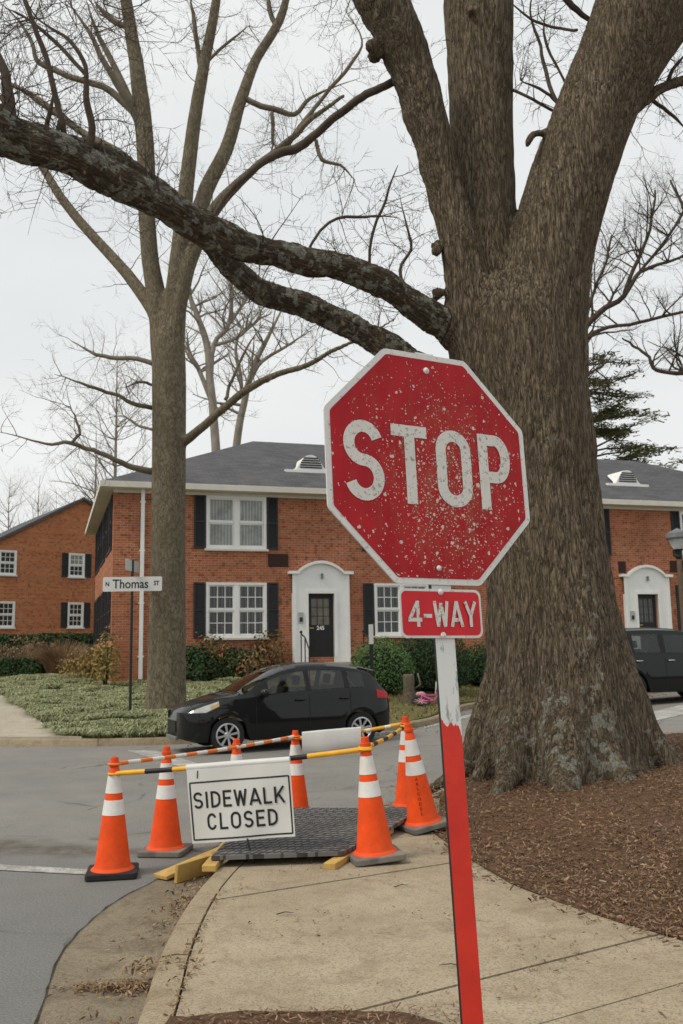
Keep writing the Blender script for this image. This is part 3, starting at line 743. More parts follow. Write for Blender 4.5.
# arched white door surrounds
def doorway(cx, number):
    w, zt = .95, 4.16
    mb = MB(); arc = []
    for k in range(41):
        q = (k / 40 - .5) * 2
        arc.append((cx + q * w, zt + .34 * max(0, math.cos(min(1, abs(q) / .80) * math.pi / 2)) ** .75))
    dl, dr, dt = (cx - .43, cx + .43, 3.52)
    zb = .95
    # panel outline: two piers and the arched head
    n = len(arc)
    for k in range(n - 1):
        (xa, za), (xb, zb_) = arc[k], arc[k + 1]
        for d in (-.10,): mb.quad((xa, d, dt), (xb, d, dt), (xb, d, zb_), (xa, d, za))
    for a, b in ((cx - w, dl), (dr, cx + w)): mb.box(a, b, -.10, -.002, zb, dt)
    mb.quad((dl, -.10, dt), (dl, .1, dt), (dr, .1, dt), (dr, -.10, dt))
    mb.quad((dl, -.10, 1.5), (dl, .1, 1.5), (dl, .1, dt), (dl, -.10, dt)); mb.quad((dr, .1, 1.5), (dr, -.10, 1.5), (dr, -.10, dt), (dr, .1, dt))
    # raised architrave round the door
    mb.box(dl - .10, dl - .0, -.13, -.102, 1.5, dt + .10); mb.box(dr + .0, dr + .10, -.13, -.102, 1.5, dt + .10); mb.box(dl, dr, -.129, -.102, dt, dt + .10)
    for a in (cx - w, cx + w - .12): mb.box(a, a + .12, -.125, -.102, zb, zt)
    sur = mb.build('door_surround', M['white'], house)
    mb = MB()
    for k in range(n - 1):
        (xa, za), (xb, zb_) = arc[k], arc[k + 1]
        v = [(xa, -.20, za - .02), (xb, -.20, zb_ - .02), (xb, -.20, zb_ + .07), (xa, -.20, za + .07), (xa, -.0, za - .02), (xb, -.0, zb_ - .02), (xb, -.0, zb_ + .07), (xa, -.0, za + .07)]
        mb.add(v, ((0, 1, 2, 3), (3, 2, 6, 7), (1, 0, 4, 5)))
    mb.box(cx - w - .13, cx - w, -.2, -.003, zt - .02, zt + .07); mb.box(cx + w, cx + w + .13, -.2, -.003, zt - .02, zt + .07)
    mb.build('cornice', M['white'], sur)
    mb = MB(); mb.lathe([(.0, 0), (.05, 0), (.05, .02), (.035, .03), (.035, .12), (.05, .15), (0, .16)], 10, Matrix.Translation((cx + .03, -.15, 4.0)))
    mb.build('porch_lamp', M['lampgrey'], sur)
    mb = MB(); mb.box(cx - .76, cx - .60, -.135, -.101, 2.58, 2.92)
    lb = mb.build('mailbox', M['galv'], sur); mb = MB(); mb.box(cx - .73, cx - .63, -.142, -.136, 2.62, 2.76); mb.build('flap', M['metal'], lb)
    mb = MB(); dz0 = 1.5
    d0, d1 = .03, .07
    mb.box(dl, dl + .13, d0, d1, dz0, dt); mb.box(dr - .13, dr, d0, d1, dz0, dt); mb.box(dl + .13, dr - .13, d0, d1, dt - .16, dt); mb.box(dl + .13, dr - .13, d0, d1, dz0, 2.52)
    mb.box(dl + .22, dr - .22, d0 - .012, d0, 1.72, 2.12)
    for k in (1, 2):
        q = dl + .13 + (dr - dl - .26) * k / 3; mb.box(q - .012, q + .012, d0 + .01, d1 - .005, 2.52, dt - .16)
    for k in (1, 2): mb.box(dl + .13, dr - .13, d0 + .012, d1 - .006, 2.52 + .28 * k - .01, 2.52 + .28 * k + .01)
    dr_ = mb.build('door', M['black'], house)
    mb = MB(); mb.box(dl + .12, dr - .12, d0 + .02, d1 - .008, 2.51, dt - .15); mb.build('pane', M['doorglass' if number else 'winglass'], dr_)
    mb = MB(); mb.tube([(dl + .06, d0, 2.42), (dl + .06, d0 - .06, 2.42), (dl + .19, d0 - .07, 2.42)], .018, 8); mb.build('handle', M['brass'], dr_)
    if number:
        t = text_mesh(number, .17, M['white'], bold=.006); t.parent = dr_; t.location = (cx - .0, d0 - .006, 2.42); t.rotation_euler = (R(90), 0, 0)
    mb = MB(); mb.box(cx - 1.1, cx + 1.1, -1.35, -.13, .4, 1.34); mb.box(cx - .8, cx + .8, -1.75, -1.352, .3, 1.16); mb.box(cx - .8, cx + .8, -2.15, -1.752, .2, .98)
    mb.build('step', M['path'], house)
    for x in (cx - 1.0, cx + 1.0):
        mb = MB(); p = [(x, -1.3, 2.22), (x, -1.75, 2.10), (x, -2.2, 1.75)]
        mb.tube(p, .022, 8)
        for q in p: mb.tube([q, (q[0], q[1], q[2] - 1.0)], .018, 6)
        mb.lathe([(0, -.05), (.045, -.02), (.045, .02), (0, .05)], 10, Matrix.Translation((x, -1.3, 2.27)))
        mb.build('railing', M['metal'], house)
doorway(-.03, '245'); doorway(12.19, None)

# gable ended house further up the cross street
def gable_house(loc, rz, label, group=None):
    h = thing('gable_house', loc, label, 'building', rz)
    xl, xr, ax, az, dep = -6.2, 6.5, .25, 10.1, 12.0
    sl = .565; zl = az - sl * (ax - xl); zr = az - sl * (xr - ax)
    wins = [(-.46, .42, 5.88, 7.16), (-4.10, -3.20, 5.88, 7.16), (-.44, .42, 3.18, 4.52), (-4.10, -3.20, 3.18, 4.52), (3.4, 4.3, 3.18, 4.52)]
    zt = min(zl, zr) - .02
    mb = MB(); wall_panel(mb, xl, xr, 0, 5.5, [w for w in wins if w[3] < 5], front)
    wall_panel(mb, xl, xr, 5.5, zt if zt > 7.2 else 7.2, [w for w in wins if w[3] > 5], front) if False else None
    zs = 5.5
    # upper part: cut round the windows, then under the rake
    wall_panel(mb, -4.6, ax + 1.0, 5.5, 7.3, [w for w in wins if w[3] > 5], front)
    def top(x): return az - sl * abs(x - ax)
    def poly(*p): mb.add([Vector((x, 0, z)) for x, z in p], (tuple(range(len(p))),))
    poly((xl, 5.5), (-4.6, 5.5), (-4.6, top(-4.6)), (xl, top(xl)))
    poly((-4.6, 7.3), (ax, 7.3), (ax, az), (-4.6, top(-4.6))); poly((ax, 7.3), (ax + 1.0, 7.3), (ax + 1.0, top(ax + 1)), (ax, az))
    poly((ax + 1.0, 5.5), (xr, 5.5), (xr, top(xr)), (ax + 1.0, top(ax + 1)))
    mb.quad((xr, 0, 0), (xr, dep, 0), (xr, dep, zr), (xr, 0, zr)); mb.quad((xl, dep, 0), (xl, 0, 0), (xl, 0, zl), (xl, dep, zl))
    mb.build('wall', M['brick2'], h)
    for w in wins:
        window(h, front, *w, twin=False, grid=(3, 2), glassm=('curtain_and_reflection', 'winglass') if w == wins[0] else ('winglass', 'winglass'), shutters=(w[0] > -3, w[0] > -3), shw=.33)
    mb = MB(); ov = .18
    for s, xe in ((-1, xl - .35), (1, xr + .35)):
        a, b = (ax, az - .01), (xe, az - .01 - sl * abs(xe - ax))
        v = [(a[0], -ov, a[1]), (b[0], -ov, b[1]), (b[0], dep, b[1]), (a[0], dep, a[1]), (a[0], -ov, a[1] + .16), (b[0], -ov, b[1] + .16), (b[0], dep, b[1] + .16), (a[0], dep, a[1] + .16)]
        mb.add(v, ((0, 1, 5, 4), (4, 5, 6, 7), (0, 3, 2, 1), (1, 2, 6, 5), (2, 3, 7, 6)))
    mb.build('roof', M['shingle'], h)
    return h
gable_house((-14.32, 50, 0), R(35), 'orange brick house with a steep gable and white sash windows behind the hedge')
gh = gable_house((-28.2, 66, 0), R(35), 'small corner of a further orange brick gable at the left edge')

# ------------------------------------------------------------------ street furniture
# stop sign: pose surveyed from its eight corners
sgn = thing('stop_sign', (.339, 2.83, .14), 'scuffed red octagonal stop sign with a small plaque on a leaning white and red post', 'sign')
SM = Matrix.Translation((.2924, 2.9377, 2.2341)) @ Matrix.Rotation(R(27.9), 4, 'Z') @ Matrix.Rotation(R(-3.757), 4, 'X') @ Matrix.Rotation(R(.34), 4, 'Y')
def fix(o, extra=None, parent=None):
    o.parent = parent or sgn; bpy.context.view_layer.update()
    o.matrix_world = SM @ (extra or Matrix()); return o
def octagon(half): r = half / math.cos(math.pi / 8); return [(r * math.cos(R(22.5 + 45 * k)), r * math.sin(R(22.5 + 45 * k))) for k in range(8)]
FA = Matrix.Rotation(R(90), 4, 'X')       # a drawing in xy stood up, facing -y
def rounded(poly, rad, n=6):
    o = []
    for i, p in enumerate(poly):
        p = Vector(p); a = (Vector(poly[i - 1]) - p).normalized(); b = (Vector(poly[(i + 1) % len(poly)]) - p).normalized()
        th = a.angle(b) / 2; d = rad / math.tan(th); c = p + (a + b).normalized() * rad / math.sin(th)
        v0 = p + a * d - c; v1 = p + b * d - c; ang = v0.angle_signed(v1)
        for k in range(n + 1):
            q = -ang * k / n; o.append(tuple(c + Vector((v0.x * math.cos(q) - v0.y * math.sin(q), v0.x * math.sin(q) + v0.y * math.cos(q)))))
    return o
def hide_flat(mb, poly, z, M_): mb.add([M_ @ Vector((x, y, z)) for x, y in poly], (tuple(range(len(poly))),))
HALF = .382
mb = MB(); mb.prism(rounded(octagon(HALF), .03), -.004, .002, FA)
panel = fix(mb.build('octagon_panel', M['signwhite']))
mb = MB(); hide_flat(mb, rounded(octagon(HALF - .019), .022), .0032, FA); fix(mb.build('red_face', M['redface']), None, panel)
# stroke lettering after the highway alphabet
def arc(cx, cy, rx, ry, a0, a1, n=14): return [(cx + rx * math.cos(R(a0 + (a1 - a0) * k / n)), cy + ry * math.sin(R(a0 + (a1 - a0) * k / n))) for k in range(n + 1)]
def glyph(ch, w, s):
    """strokes of a glyph of height 1, width w, stroke s, as centre lines"""
    h = s / 2; W_ = w - h; T = 1 - h
    if ch == 'S':
        rx = w / 2 - h; ry = .25 + .01
        ru = (1 - s) / 4
        up = arc(w / 2, T - ru, rx, ru, 18, 270, 22); dn = arc(w / 2, h + ru, rx, ru, 90, -162, 22)
        return [up + dn[1:]]
    if ch == 'T': return [[(0, T), (w, T)], [(w / 2, 0), (w / 2, T - h)]]
    if ch == 'O':
        r = min(w / 2 - h, .34); rr = w / 2 - h
        return [arc(w / 2, T - r, rr, r, 0, 180) + arc(w / 2, h + r, rr, r, 180, 360) + [(w - h, T - r)]]
    if ch == 'P':
        r = .155; m_ = .43
        return [[(h, 0), (h, 1)], [(h, T), (w - h - r, T)] + arc(w - h - r, (T + m_) / 2, r, (T - m_) / 2, 90, -90)[1:] + [(h, m_)]]
    if ch == '4': return [[(w * .74, 0), (w * .74, 1)], [(w * .72, 1 - h * .6), (h * .7, .27)], [(0, .27 - .0), (w, .27)]]
    if ch == '-': return [[(0, .42), (w, .42)]]
    if ch == 'W': return [[(h * .8, 1), (w * .27, h * .4)], [(w * .27, 0), (w * .5, .92)], [(w * .5, .92), (w * .73, 0)], [(w * .73, h * .4), (w - h * .8, 1)]]
    if ch == 'A': return [[(h * .6, 0), (w / 2, 1)], [(w / 2, 1), (w - h * .6, 0)], [(w * .22, .27), (w * .78, .27)]]
    if ch == 'Y': return [[(h * .6, 1), (w / 2, .42)], [(w - h * .6, 1), (w / 2, .42)], [(w / 2, 0), (w / 2, .5)]]
    if ch == 'I': return [[(w / 2, 0), (w / 2, 1)]]
    if ch == 'D':
        r = min(.36, w - s)
        return [[(h, 0), (h, 1)], [(h, T), (w - h - r, T)] + arc(w - h - r, T - r * .9, r, r * .9, 90, 0)[1:] + arc(w - h - r, h + r * .9, r, r * .9, 0, -90) + [(h, h)]]
    if ch == 'E': return [[(h, 0), (h, 1)], [(s, T), (w, T)], [(s, .52), (w * .88, .52)], [(s, h), (w, h)]]
    if ch == 'L': return [[(h, 0), (h, 1)], [(s, h), (w, h)]]
    if ch == 'K': return [[(h, 0), (h, 1)], [(s * .8, .36), (w - h * .7, 1)], [(w * .42, .52), (w - h * .6, 0)]]
    if ch == 'C':
        r = .33; rr = w / 2 - h
        return [arc(w / 2, T - r, rr, r, 22, 180) + arc(w / 2, h + r, rr, r, 180, 338)]
    if ch == 'R': return [[(h, 0), (h, 1)], [(h, T), (w - .3, T)] + arc(w - h - .2, (T + .47) / 2, .2, (T - .47) / 2, 90, -90) + [(h, .47)], [(w * .5, .47), (w - h * .6, 0)]]
    return []
def stroke(mb, pts, s, z, M_):
    n = len(pts); closed = n > 3 and (Vector(pts[0]) - Vector(pts[-1])).length < 1e-6
    Lp, Rp = [], []
    for i in range(n):
        p = Vector(pts[i])
        a = Vector(pts[i - 1]) if i else (Vector(pts[-2]) if closed else None); b = Vector(pts[i + 1]) if i < n - 1 else (Vector(pts[1]) if closed else None)
        d1 = (p - a).normalized() if a is not None else (b - p).normalized(); d2 = (b - p).normalized() if b is not None else d1
        t = (d1 + d2).normalized(); nn = Vector((-t.y, t.x)); k = s / 2 / max(.5, nn.dot(Vector((-d1.y, d1.x))))
        Lp.append(p + nn * k); Rp.append(p - nn * k)
    vs = [M_ @ Vector((q.x, q.y, z)) for q in Lp] + [M_ @ Vector((q.x, q.y, z)) for q in Rp]
    mb.add(vs, [(n + i, n + i + 1, i + 1, i) for i in range(n - 1)])
def lettering(mb, text, cx, cy, hgt, widths, s, gap, z, M_=FA, sx=1.0):
    tot = sum(widths[c] for c in text) + gap * (len(text) - 1); x = -tot / 2; k = 0
    for c in text:
        for st in glyph(c, widths[c], s):
            pts = [((cx + (x + px) * hgt * sx), cy + (py - .5) * hgt) for px, py in st]
            stroke(mb, pts, s * hgt, z + k * .00025, M_); k += 1
        x += widths[c] + gap
mb = MB(); lettering(mb, 'STOP', -.004, .0, .258, dict(S=.545, T=.52, O=.53, P=.50), .15, .122, .0045)
fix(mb.build('lettering', M['lettering']), None, panel)
def plaque(cz, w, h):
    mb = MB(); q = [(-w / 2, -h / 2), (w / 2, -h / 2), (w / 2, h / 2), (-w / 2, h / 2)]
    mb.prism(rounded([(x, y + cz) for x, y in q], .022), .0, .003, FA); p = fix(mb.build('plaque', M['signwhite']))
    q = [(-w / 2 + .008, -h / 2 + .008), (w / 2 - .008, -h / 2 + .008), (w / 2 - .008, h / 2 - .008), (-w / 2 + .008, h / 2 - .008)]
    mb = MB(); hide_flat(mb, rounded([(x, y + cz) for x, y in q], .018), .0042, FA); fix(mb.build('red_face', M['plaquered']), None, p)
    mb = MB(); lettering(mb, '4-WAY', .002, cz - .002, .080, {'4': .62, '-': .38, 'W': .70, 'A': .58, 'Y': .56}, .145, .08, .0052)
    fix(mb.build('lettering', M['lettering']), None, p)
    return p
plaque(-.472, .305, .152)
# U channel post behind the panels
def section():
    return [(-.037, -.0), (.037, .0), (.037, .004), (.012, .004), (.010, .022), (-.034, .022), (-.037, .018)]
mb = MB(); PW = .036
uc = [(-PW, .006), (PW, .006), (PW, .017), (PW - .004, .017), (PW - .004, .010), (-PW + .004, .010), (-PW + .004, .017), (-PW, .017)]
mb.cur = 0
n = len(uc); zs = [-2.11 + 2.5 * k / 24 for k in range(25)]
vs = [(x, y, z) for z in zs for x, y in uc]
for i in range(24):
    for j in range(n):
        j2 = (j + 1) % n; mb.cur = 0 if j == 0 else 1
        mb.add([vs[i * n + j], vs[i * n + j2], vs[(i + 1) * n + j2], vs[(i + 1) * n + j]], ((0, 1, 2, 3),))
fix(mb.build('post', [M['post'], M['metal']]), Matrix.Translation((.012, 0, -.5)) @ Matrix.Rotation(R(-.55), 4, 'Y') @ Matrix.Translation((0, 0, .5)))
for z, rr in ((.325, .009), (-.405, .008), (-.540, .008), (-.330, .007)):
    mb = MB(); mb.lathe([(rr * 1.25, 0), (rr * 1.25, .002), (rr, .004), (rr * .6, .007), (0, .008)], 14, FA @ Matrix.Translation((0, z, .004)))
    fix(mb.build('bolt', M['signwhite']))

# street name sign at the far corner
sn = thing('street_name_sign', (-4.53, 20.0, .40), 'white street name blade on a thin dark pole in the ground cover', 'sign', R(0))
mb = MB(); mb.tube([(0, 0, -.1), (0, 0, 3.28)], .030, 10); mb.build('pole', M['metal'], sn)
mb = MB(); mb.tube([(0, 0, 2.62), (0, 0, 3.3)], .034, 10); mb.box(-.05, .05, -.025, .025, 2.66, 2.70); mb.build('bracket', M['metal'], sn)
PA = Matrix.Translation((.02, -.05, 2.77)) @ Matrix.Rotation(R(2), 4, 'Z') @ FA
mb = MB(); mb.prism(rounded([(-.63, -.155), (.63, -.155), (.63, .155), (-.63, .155)], .03), -.002, .002, PA); bl = mb.build('name_blade', M['vinyl'], sn)
for body, size, x, z in (('N', .13, -.535, .0), ('Thomas', .275, -.04, -.005), ('ST', .13, .51, .01)):
    t = text_mesh(body, size, M['ink'], bold=.004); t.parent = bl; t.matrix_local = Matrix.Translation((.02, -.0545, 2.77)) @ Matrix.Rotation(R(2), 4, 'Z') @ Matrix.Translation((x, 0, z)) @ FA @ Matrix.Diagonal((.86, 1, 1, 1))
mb = MB(); mb.prism(rounded([(-.45, -.12), (.45, -.12), (.45, .12), (-.45, .12)], .03), -.002, .002, Matrix.Translation((0, .0, 3.17)) @ Matrix.Rotation(R(84), 4, 'Z') @ FA)
mb.build('cross_blade', M['vinyl'], sn)

# lamp post beyond the parked vehicle
lp = thing('street_lamp', (8.62, 23.75, .5), 'grey lantern street lamp on a slim brown pole by the parked black vehicle', 'lamp')
mb = MB(); mb.lathe([(.11, 0), (.11, .5), (.07, .6), (.062, 3.2), (.055, 3.35), (0, 3.35)], 14); mb.build('pole', plain('lamp_pole_brown', (.14, .105, .07), .6, .2, .2), lp)
mb = MB(); mb.lathe([(.05, 3.35), (.10, 3.40), (.10, 3.46), (.07, 3.48), (.08, 3.56), (.16, 3.60)], 20); lt = mb.build('lantern', M['metal'], lp)
mb = MB(); mb.lathe([(.12, 3.58), (.24, 3.86), (.24, 3.88)], 8); mb.build('glass', M['lampglass'], lt)
mb = MB(); mb.lathe([(.27, 3.86), (.29, 3.90), (.27, 4.02), (.2, 4.06), (.05, 4.13), (0, 4.16)], 20); mb.build('cap', M['lampgrey'], lt)

# ------------------------------------------------------------------ cones, bars and barrier
def make_cone(label, group):
    t = thing('traffic_cone', (0, 0, 0), label, 'traffic cone', 0, group)
    mb = MB(); c = [(-.19, -.19), (.19, -.19), (.19, .19), (-.19, .19)]
    mb.prism(rounded(c, .03), 0, .045); bevel(mb.build('base', M['rubbergrey'], t), .008)
    rz = lambda z: .138 + (.036 - .138) * (z - .045) / (.80 - .045)
    mb = MB(); mb.lathe([(.165, .042), (.16, .052), (.140, .065)] + [(rz(z), z) for z in (.09, .3, .5, .7, .79)] + [(.030, .80), (.041, .805), (.041, .828), (.032, .832), (.030, .868), (.023, .873), (.022, .84), (0, .84)], 36)
    mb.build('body', M['orange'], t, True, 35)
    for a, b in ((.445, .555), (.605, .735)):
        mb = MB(); mb.lathe([(rz(a) + .0005, a), (rz(a) + .003, a + .001), (rz(b) + .003, b - .001), (rz(b) + .0005, b)], 36); mb.build('reflective_collar', M['conewhite'], t, True, 35)
    return t
GRP = 'orange cones round the closed sidewalk'
cones = [
 ('A', -1.79, 7.40, 0, 10, (0, 0), 'orange cone with a clean black base alone on the asphalt at the left end'),
 ('B', -1.53, 8.16, 0, -8, (0, 0), 'orange cone with dusty base on the road just behind the leftmost cone'),
 ('C', -1.00, 8.75, 0, 20, (0, 0), 'orange cone whose lower half hides behind the white sidewalk closed sign'),
 ('D', -.50, 9.52, 0, 5, (0, 0), 'orange cone at the rear edge of the black mat just right of the white sign'),
 ('E', .205, 7.12, .13, 12, (0, -4.2), 'large upright orange cone on concrete at the front right of the black mat'),
 ('F', .655, 8.22, .13, 24, (0, -8.5), 'leaning orange cone with dark stencilled letters down its side near the red post'),
 ('G', .60, 9.25, .13, 0, (0, -1), 'orange cone mostly hidden behind the leaning stencilled cone')]
cone0 = make_cone(cones[0][6], GRP); TIP = {}
for i, (k, x, y, z, rz_, tl, lab) in enumerate(cones):
    t = cone0 if i == 0 else copy_tree(cone0)
    t.location = (x, y, g(x, y) + z + .004 + max(0, -.19 * math.sin(R(tl[1])) - .002)); t.rotation_euler = (R(tl[0]), R(tl[1]), R(rz_)); t['label'] = lab
    TIP[k] = Matrix.LocRotScale(t.location, t.rotation_euler, None) @ Vector((0, 0, .815))
    if k == 'A':
        for ch in t.children:
            if ch.name.startswith('base'): ch.data = ch.data.copy(); ch.data.materials[0] = M['rubber']
    else:
        for ch in t.children:
            if ch.name.startswith('base'):
                if ch.data.materials[0] is M['rubber']: ch.data = ch.data.copy(); ch.data.materials[0] = M['rubbergrey']
    if k == 'F':
        for j, c in enumerate('ARLCODES'):
            tx = text_mesh(c, .034, plain('stencil_ink', (.25, .03, .015), .6), bold=.001)
            zz = .415 - j * .040; rr = .138 + (.036 - .138) * (zz - .045) / .755 + .002
            tx.parent = t; tx.matrix_local = Matrix.Rotation(R(-28), 4, 'Z') @ Matrix.Translation((0, -rr, zz)) @ Matrix.Rotation(R(-7.7), 4, 'X') @ FA
# restore grey bases on copies made after A's base turned black
for t in [o for o in bpy.data.objects if o.name.startswith('traffic_cone.')]:
    for ch in t.children:
        if ch.name.startswith('base') and ch.data.materials[0] is M['rubber']: ch.data = ch.data.copy(); ch.data.materials[0] = M['rubbergrey']

def bar(name, a, b, rad, pattern, label, mats):
    o = thing(name, a, label, 'barrier bar')
    mb = MB(); d = b - a; n = len(pattern); tot = sum(w for _, w in pattern); acc = 0
    side = d.normalized().cross(Vector((0, 0, 1)))
    def P(t): return d * t + Vector((0, 0, -.018 * math.sin(math.pi * t)))
    for ci, w in pattern:
        mb.cur = ci; t0, t1 = acc / tot, (acc + w) / tot; acc += w
        mb.tube([P(t0), P((t0 + t1) / 2), P(t1)], rad, 10)
    mb.build('tube', mats, o, True, 50)
    for p in (a, b):
        rb = MB(); q = p - a
        for k in range(17):
            pass
        rb.tube([q + Vector((.047 * math.cos(u * math.pi / 8), .047 * math.sin(u * math.pi / 8), 0)) for u in range(17)], .009, 6)
        rb.build('ring', mats[0], o, True)
    return o
Z3 = Vector((0, 0, -.02))
ymat = [M['yellow'], M['barblack']]; wmat = [M['barorange'], M['barwhite'], M['yellow']]
bar('barrier_bar', TIP['A'] + Vector((.01, -.02, -.065)), TIP['E'] + Vector((0, -.02, -.03)), .019, [(0, 10), (1, 9), (0, 30), (1, 13), (0, 18)], 'yellow and black bar that carries the white sign between two front cones', ymat)
bar('barrier_bar', TIP['E'] + Vector((0, 0, -.02)), TIP['G'] + Vector((0, -.04, -.03)), .018, [(0, 6), (1, 4), (0, 6), (1, 5), (0, 6), (1, 4), (0, 7), (1, 3), (0, 5)], 'yellow and black striped bar running back from the front right cone', ymat)
pw = []
for k in range(9): pw += [(0, 5), (1, 5)]
bar('barrier_bar', TIP['A'] + Vector((0, .0, .005)), TIP['D'] + Vector((0, 0, -.0)), .017, pw, 'orange and white striped bar behind the white sign', wmat)
bar('barrier_bar', TIP['D'] + Vector((0, 0, -.02)), TIP['G'] + Vector((0, 0, -.01)), .017, [(2, 20), (2, 30), (1, 3), (2, 10), (1, 4), (2, 10)], 'yellow bar with a rolled white sheet at the back of the enclosure', wmat)

# the sign sheet hung on the front bar
TL, TR, BR_, BL_ = at(187, 768, 7.24), at(290, 760, 7.11), at(295.5, 836, 7.08), at(193, 843, 7.21)
ss = thing('sidewalk_closed_sign', (TL + TR) / 2, 'white vinyl sign lettered SIDEWALK CLOSED hanging from the yellow bar', 'sign')
org = (TL + TR) / 2
def SP(u, v, d=0.0):                       # u 0..1 across, v 0 top..1 bottom, d proud of the sheet
    p = TL * (1 - u) * (1 - v) + TR * u * (1 - v) + BR_ * u * v + BL_ * (1 - u) * v - org
    bow = .010 * math.sin(u * math.pi * 1.6 + .5) * v + .006 * math.sin(u * 9 + v * 4)
    return p + Vector((-.03, -1, 0)) * (d + bow + .024)
nu, nv = 24, 16; mb = MB()
grid = [SP(u / nu, v / nv, dd) for dd in (0, -.004) for v in range(nv + 1) for u in range(nu + 1)]; K = (nu + 1) * (nv + 1)
fs = []
for v in range(nv):
    for u in range(nu):
        a = v * (nu + 1) + u; fs += [(a, a + nu + 1, a + nu + 2, a + 1), (K + a, K + a + 1, K + a + nu + 2, K + a + nu + 1)]
for u in range(nu): fs += [(u, u + 1, K + u + 1, K + u), (nv * (nu + 1) + u + 1, nv * (nu + 1) + u, K + nv * (nu + 1) + u, K + nv * (nu + 1) + u + 1)]
for v in range(nv): a = v * (nu + 1); b = a + nu; fs += [(a + nu + 1, a, K + a, K + a + nu + 1), (b, b + nu + 1, K + b + nu + 1, K + b)]
mb.add(grid, fs); sheet = mb.build('panel', M['vinyl'], ss, True, 40)
mb = MB(); tubepts = [SP(k / 12, .0, -.024) for k in range(13)]; mb.tube(tubepts, .027, 12); mb.build('sleeve', M['vinyl'], ss, True, 60)
def flat_on(mb, mb2d, d):
    """bend flat drawn strokes (0..1, 0..1) onto the sheet"""
    o = len(mb.v); mb.v += [tuple(SP(p[0], 1 - p[1], d + p[2])) for p in mb2d.v]
    for f in mb2d.f: mb.f.append(tuple(i + o for i in f)); mb.mi.append(0)
sw_, sh_ = (TR - TL).length, (TL - BL_).length
def sheet_letters(mb, text, cx, cy, hgt, widths, s, gap):
    d2 = MB(); lettering(d2, text, 0, 0, hgt, widths, s, gap, 0, Matrix())
    d2.v = [(cx + p[0] / sw_, cy + p[1] / sh_, p[2]) for p in d2.v]; flat_on(mb, d2, .0022)
mb = MB(); wd_ = dict(S=.60, I=.20, D=.62, E=.56, W=.84, A=.74, L=.54, K=.66, C=.62, O=.66)
sheet_letters(mb, 'SIDEWALK', .488, .562, .119, wd_, .140, .165)
sheet_letters(mb, 'CLOSED', .505, .272, .119, wd_, .140, .195)
mb.build('lettering', M['ink'], sheet)
d2 = MB(); fr = [(.022, .045), (.978, .045), (.978, .80), (.022, .80)]
for i in range(4):
    a, b = fr[i], fr[(i + 1) % 4]; N = 16
    for k in range(N):
        t0, t1 = k / N, (k + 1) / N; p = [a[0] + (b[0] - a[0]) * t0, a[1] + (b[1] - a[1]) * t0]; q = [a[0] + (b[0] - a[0]) * t1, a[1] + (b[1] - a[1]) * t1]
        w = .0055
        if i % 2 == 0: v = [(p[0], p[1] - w / sh_, 0), (q[0], q[1] - w / sh_, 0), (q[0], q[1] + w / sh_, 0), (p[0], p[1] + w / sh_, 0)]
        else: v = [(p[0] - w / sw_, p[1], .0003), (q[0] - w / sw_, q[1], .0003), (q[0] + w / sw_, q[1], .0003), (p[0] + w / sw_, p[1], .0003)]
        d2.add(v, ((0, 1, 2, 3),))
mb = MB(); flat_on(mb, d2, .0022); mb.build('border', M['ink'], sheet)
mb = MB(); mb.tube([SP(.11, .04, .001), SP(.105, .09, .004), (SP(.10, .14, .001))], .004, 6); mb.build('slit', M['ink'], sheet)
# dangling rubber strap
q = [SP(.54, .98, -.002), SP(.555, 1.1, .002), SP(.575, 1.22, .004), SP(.585, 1.33, .0), SP(.56, 1.39, .01), SP(.50, 1.41, .015), SP(.47, 1.40, .015)]
mb = MB(); mb.tube(catmull(q, 4), .007, 6); mb.build('strap', M['barblack'], ss, True)
# rolled white sheet on the rear bar
a, b = at(302, 735, 9.38), at(361, 729.5, 9.33)
rs = thing('rolled_sheet', a, 'long white rolled sheet hanging along the rear yellow bar', 'sheet')
mb = MB(); d = b - a; up = Vector((0, 0, 1)); Mx = None
prof = [(.0, .03), (-.028, .02), (-.035, -.02), (-.03, -.09), (-.026, -.155), (-.018, -.165), (-.012, -.155), (-.016, -.09), (.022, -.10), (.030, -.02), (.022, .022)]
N = 14; vs = []
for k in range(N + 1):
    t = k / N
    for py, pz in prof: vs.append(d * t + Vector((0, py + .006 * math.sin(t * 11), pz * (1 + .06 * math.sin(t * 5)))))
n = len(prof); mb.add(vs, [(k * n + j, (k + 1) * n + j, (k + 1) * n + (j + 1) % n, k * n + (j + 1) % n) for k in range(N) for j in range(n)] + [tuple(range(n)), tuple(range(N * n, N * n + n))[::-1]])
mb.build('sheet', M['vinyl'], rs, True, 50)

# temporary ramp mat on lumber, yellow boards
bd = thing('ramp_mat', (-.2, 8, .13), 'black treaded ramp mat lying on yellow lumber inside the cones', 'mat')
FL, FR_, BRm, BLm = Vector((-.98, 6.98, .215)), Vector((-.035, 7.04, .220)), Vector((.72, 8.75, .24)), Vector((-.80, 9.02, .235))
def mp_(u, v, dz=0): return FL * (1 - u) * (1 - v) + FR_ * u * (1 - v) + BRm * u * v + BLm * (1 - u) * v + Vector((0, 0, dz + .010 * math.sin(u * 4) * math.sin(v * 5)))
mb = MB(); N = 12
for v in range(N):
    for u in range(N):
        p = [mp_(u / N, v / N), mp_((u + 1) / N, v / N), mp_((u + 1) / N, (v + 1) / N), mp_(u / N, (v + 1) / N)]; mb.quad(*p); mb.quad(*[x - Vector((0, 0, .03)) for x in p[::-1]])
for k in range(N):
    for f in (lambda t: mp_(t, 0), lambda t: mp_(1, t), lambda t: mp_(1 - t, 1), lambda t: mp_(0, 1 - t)):
        a, b = f(k / N), f((k + 1) / N); dz = Vector((0, 0, -.03)); mb.quad(a + dz, b + dz, b, a)
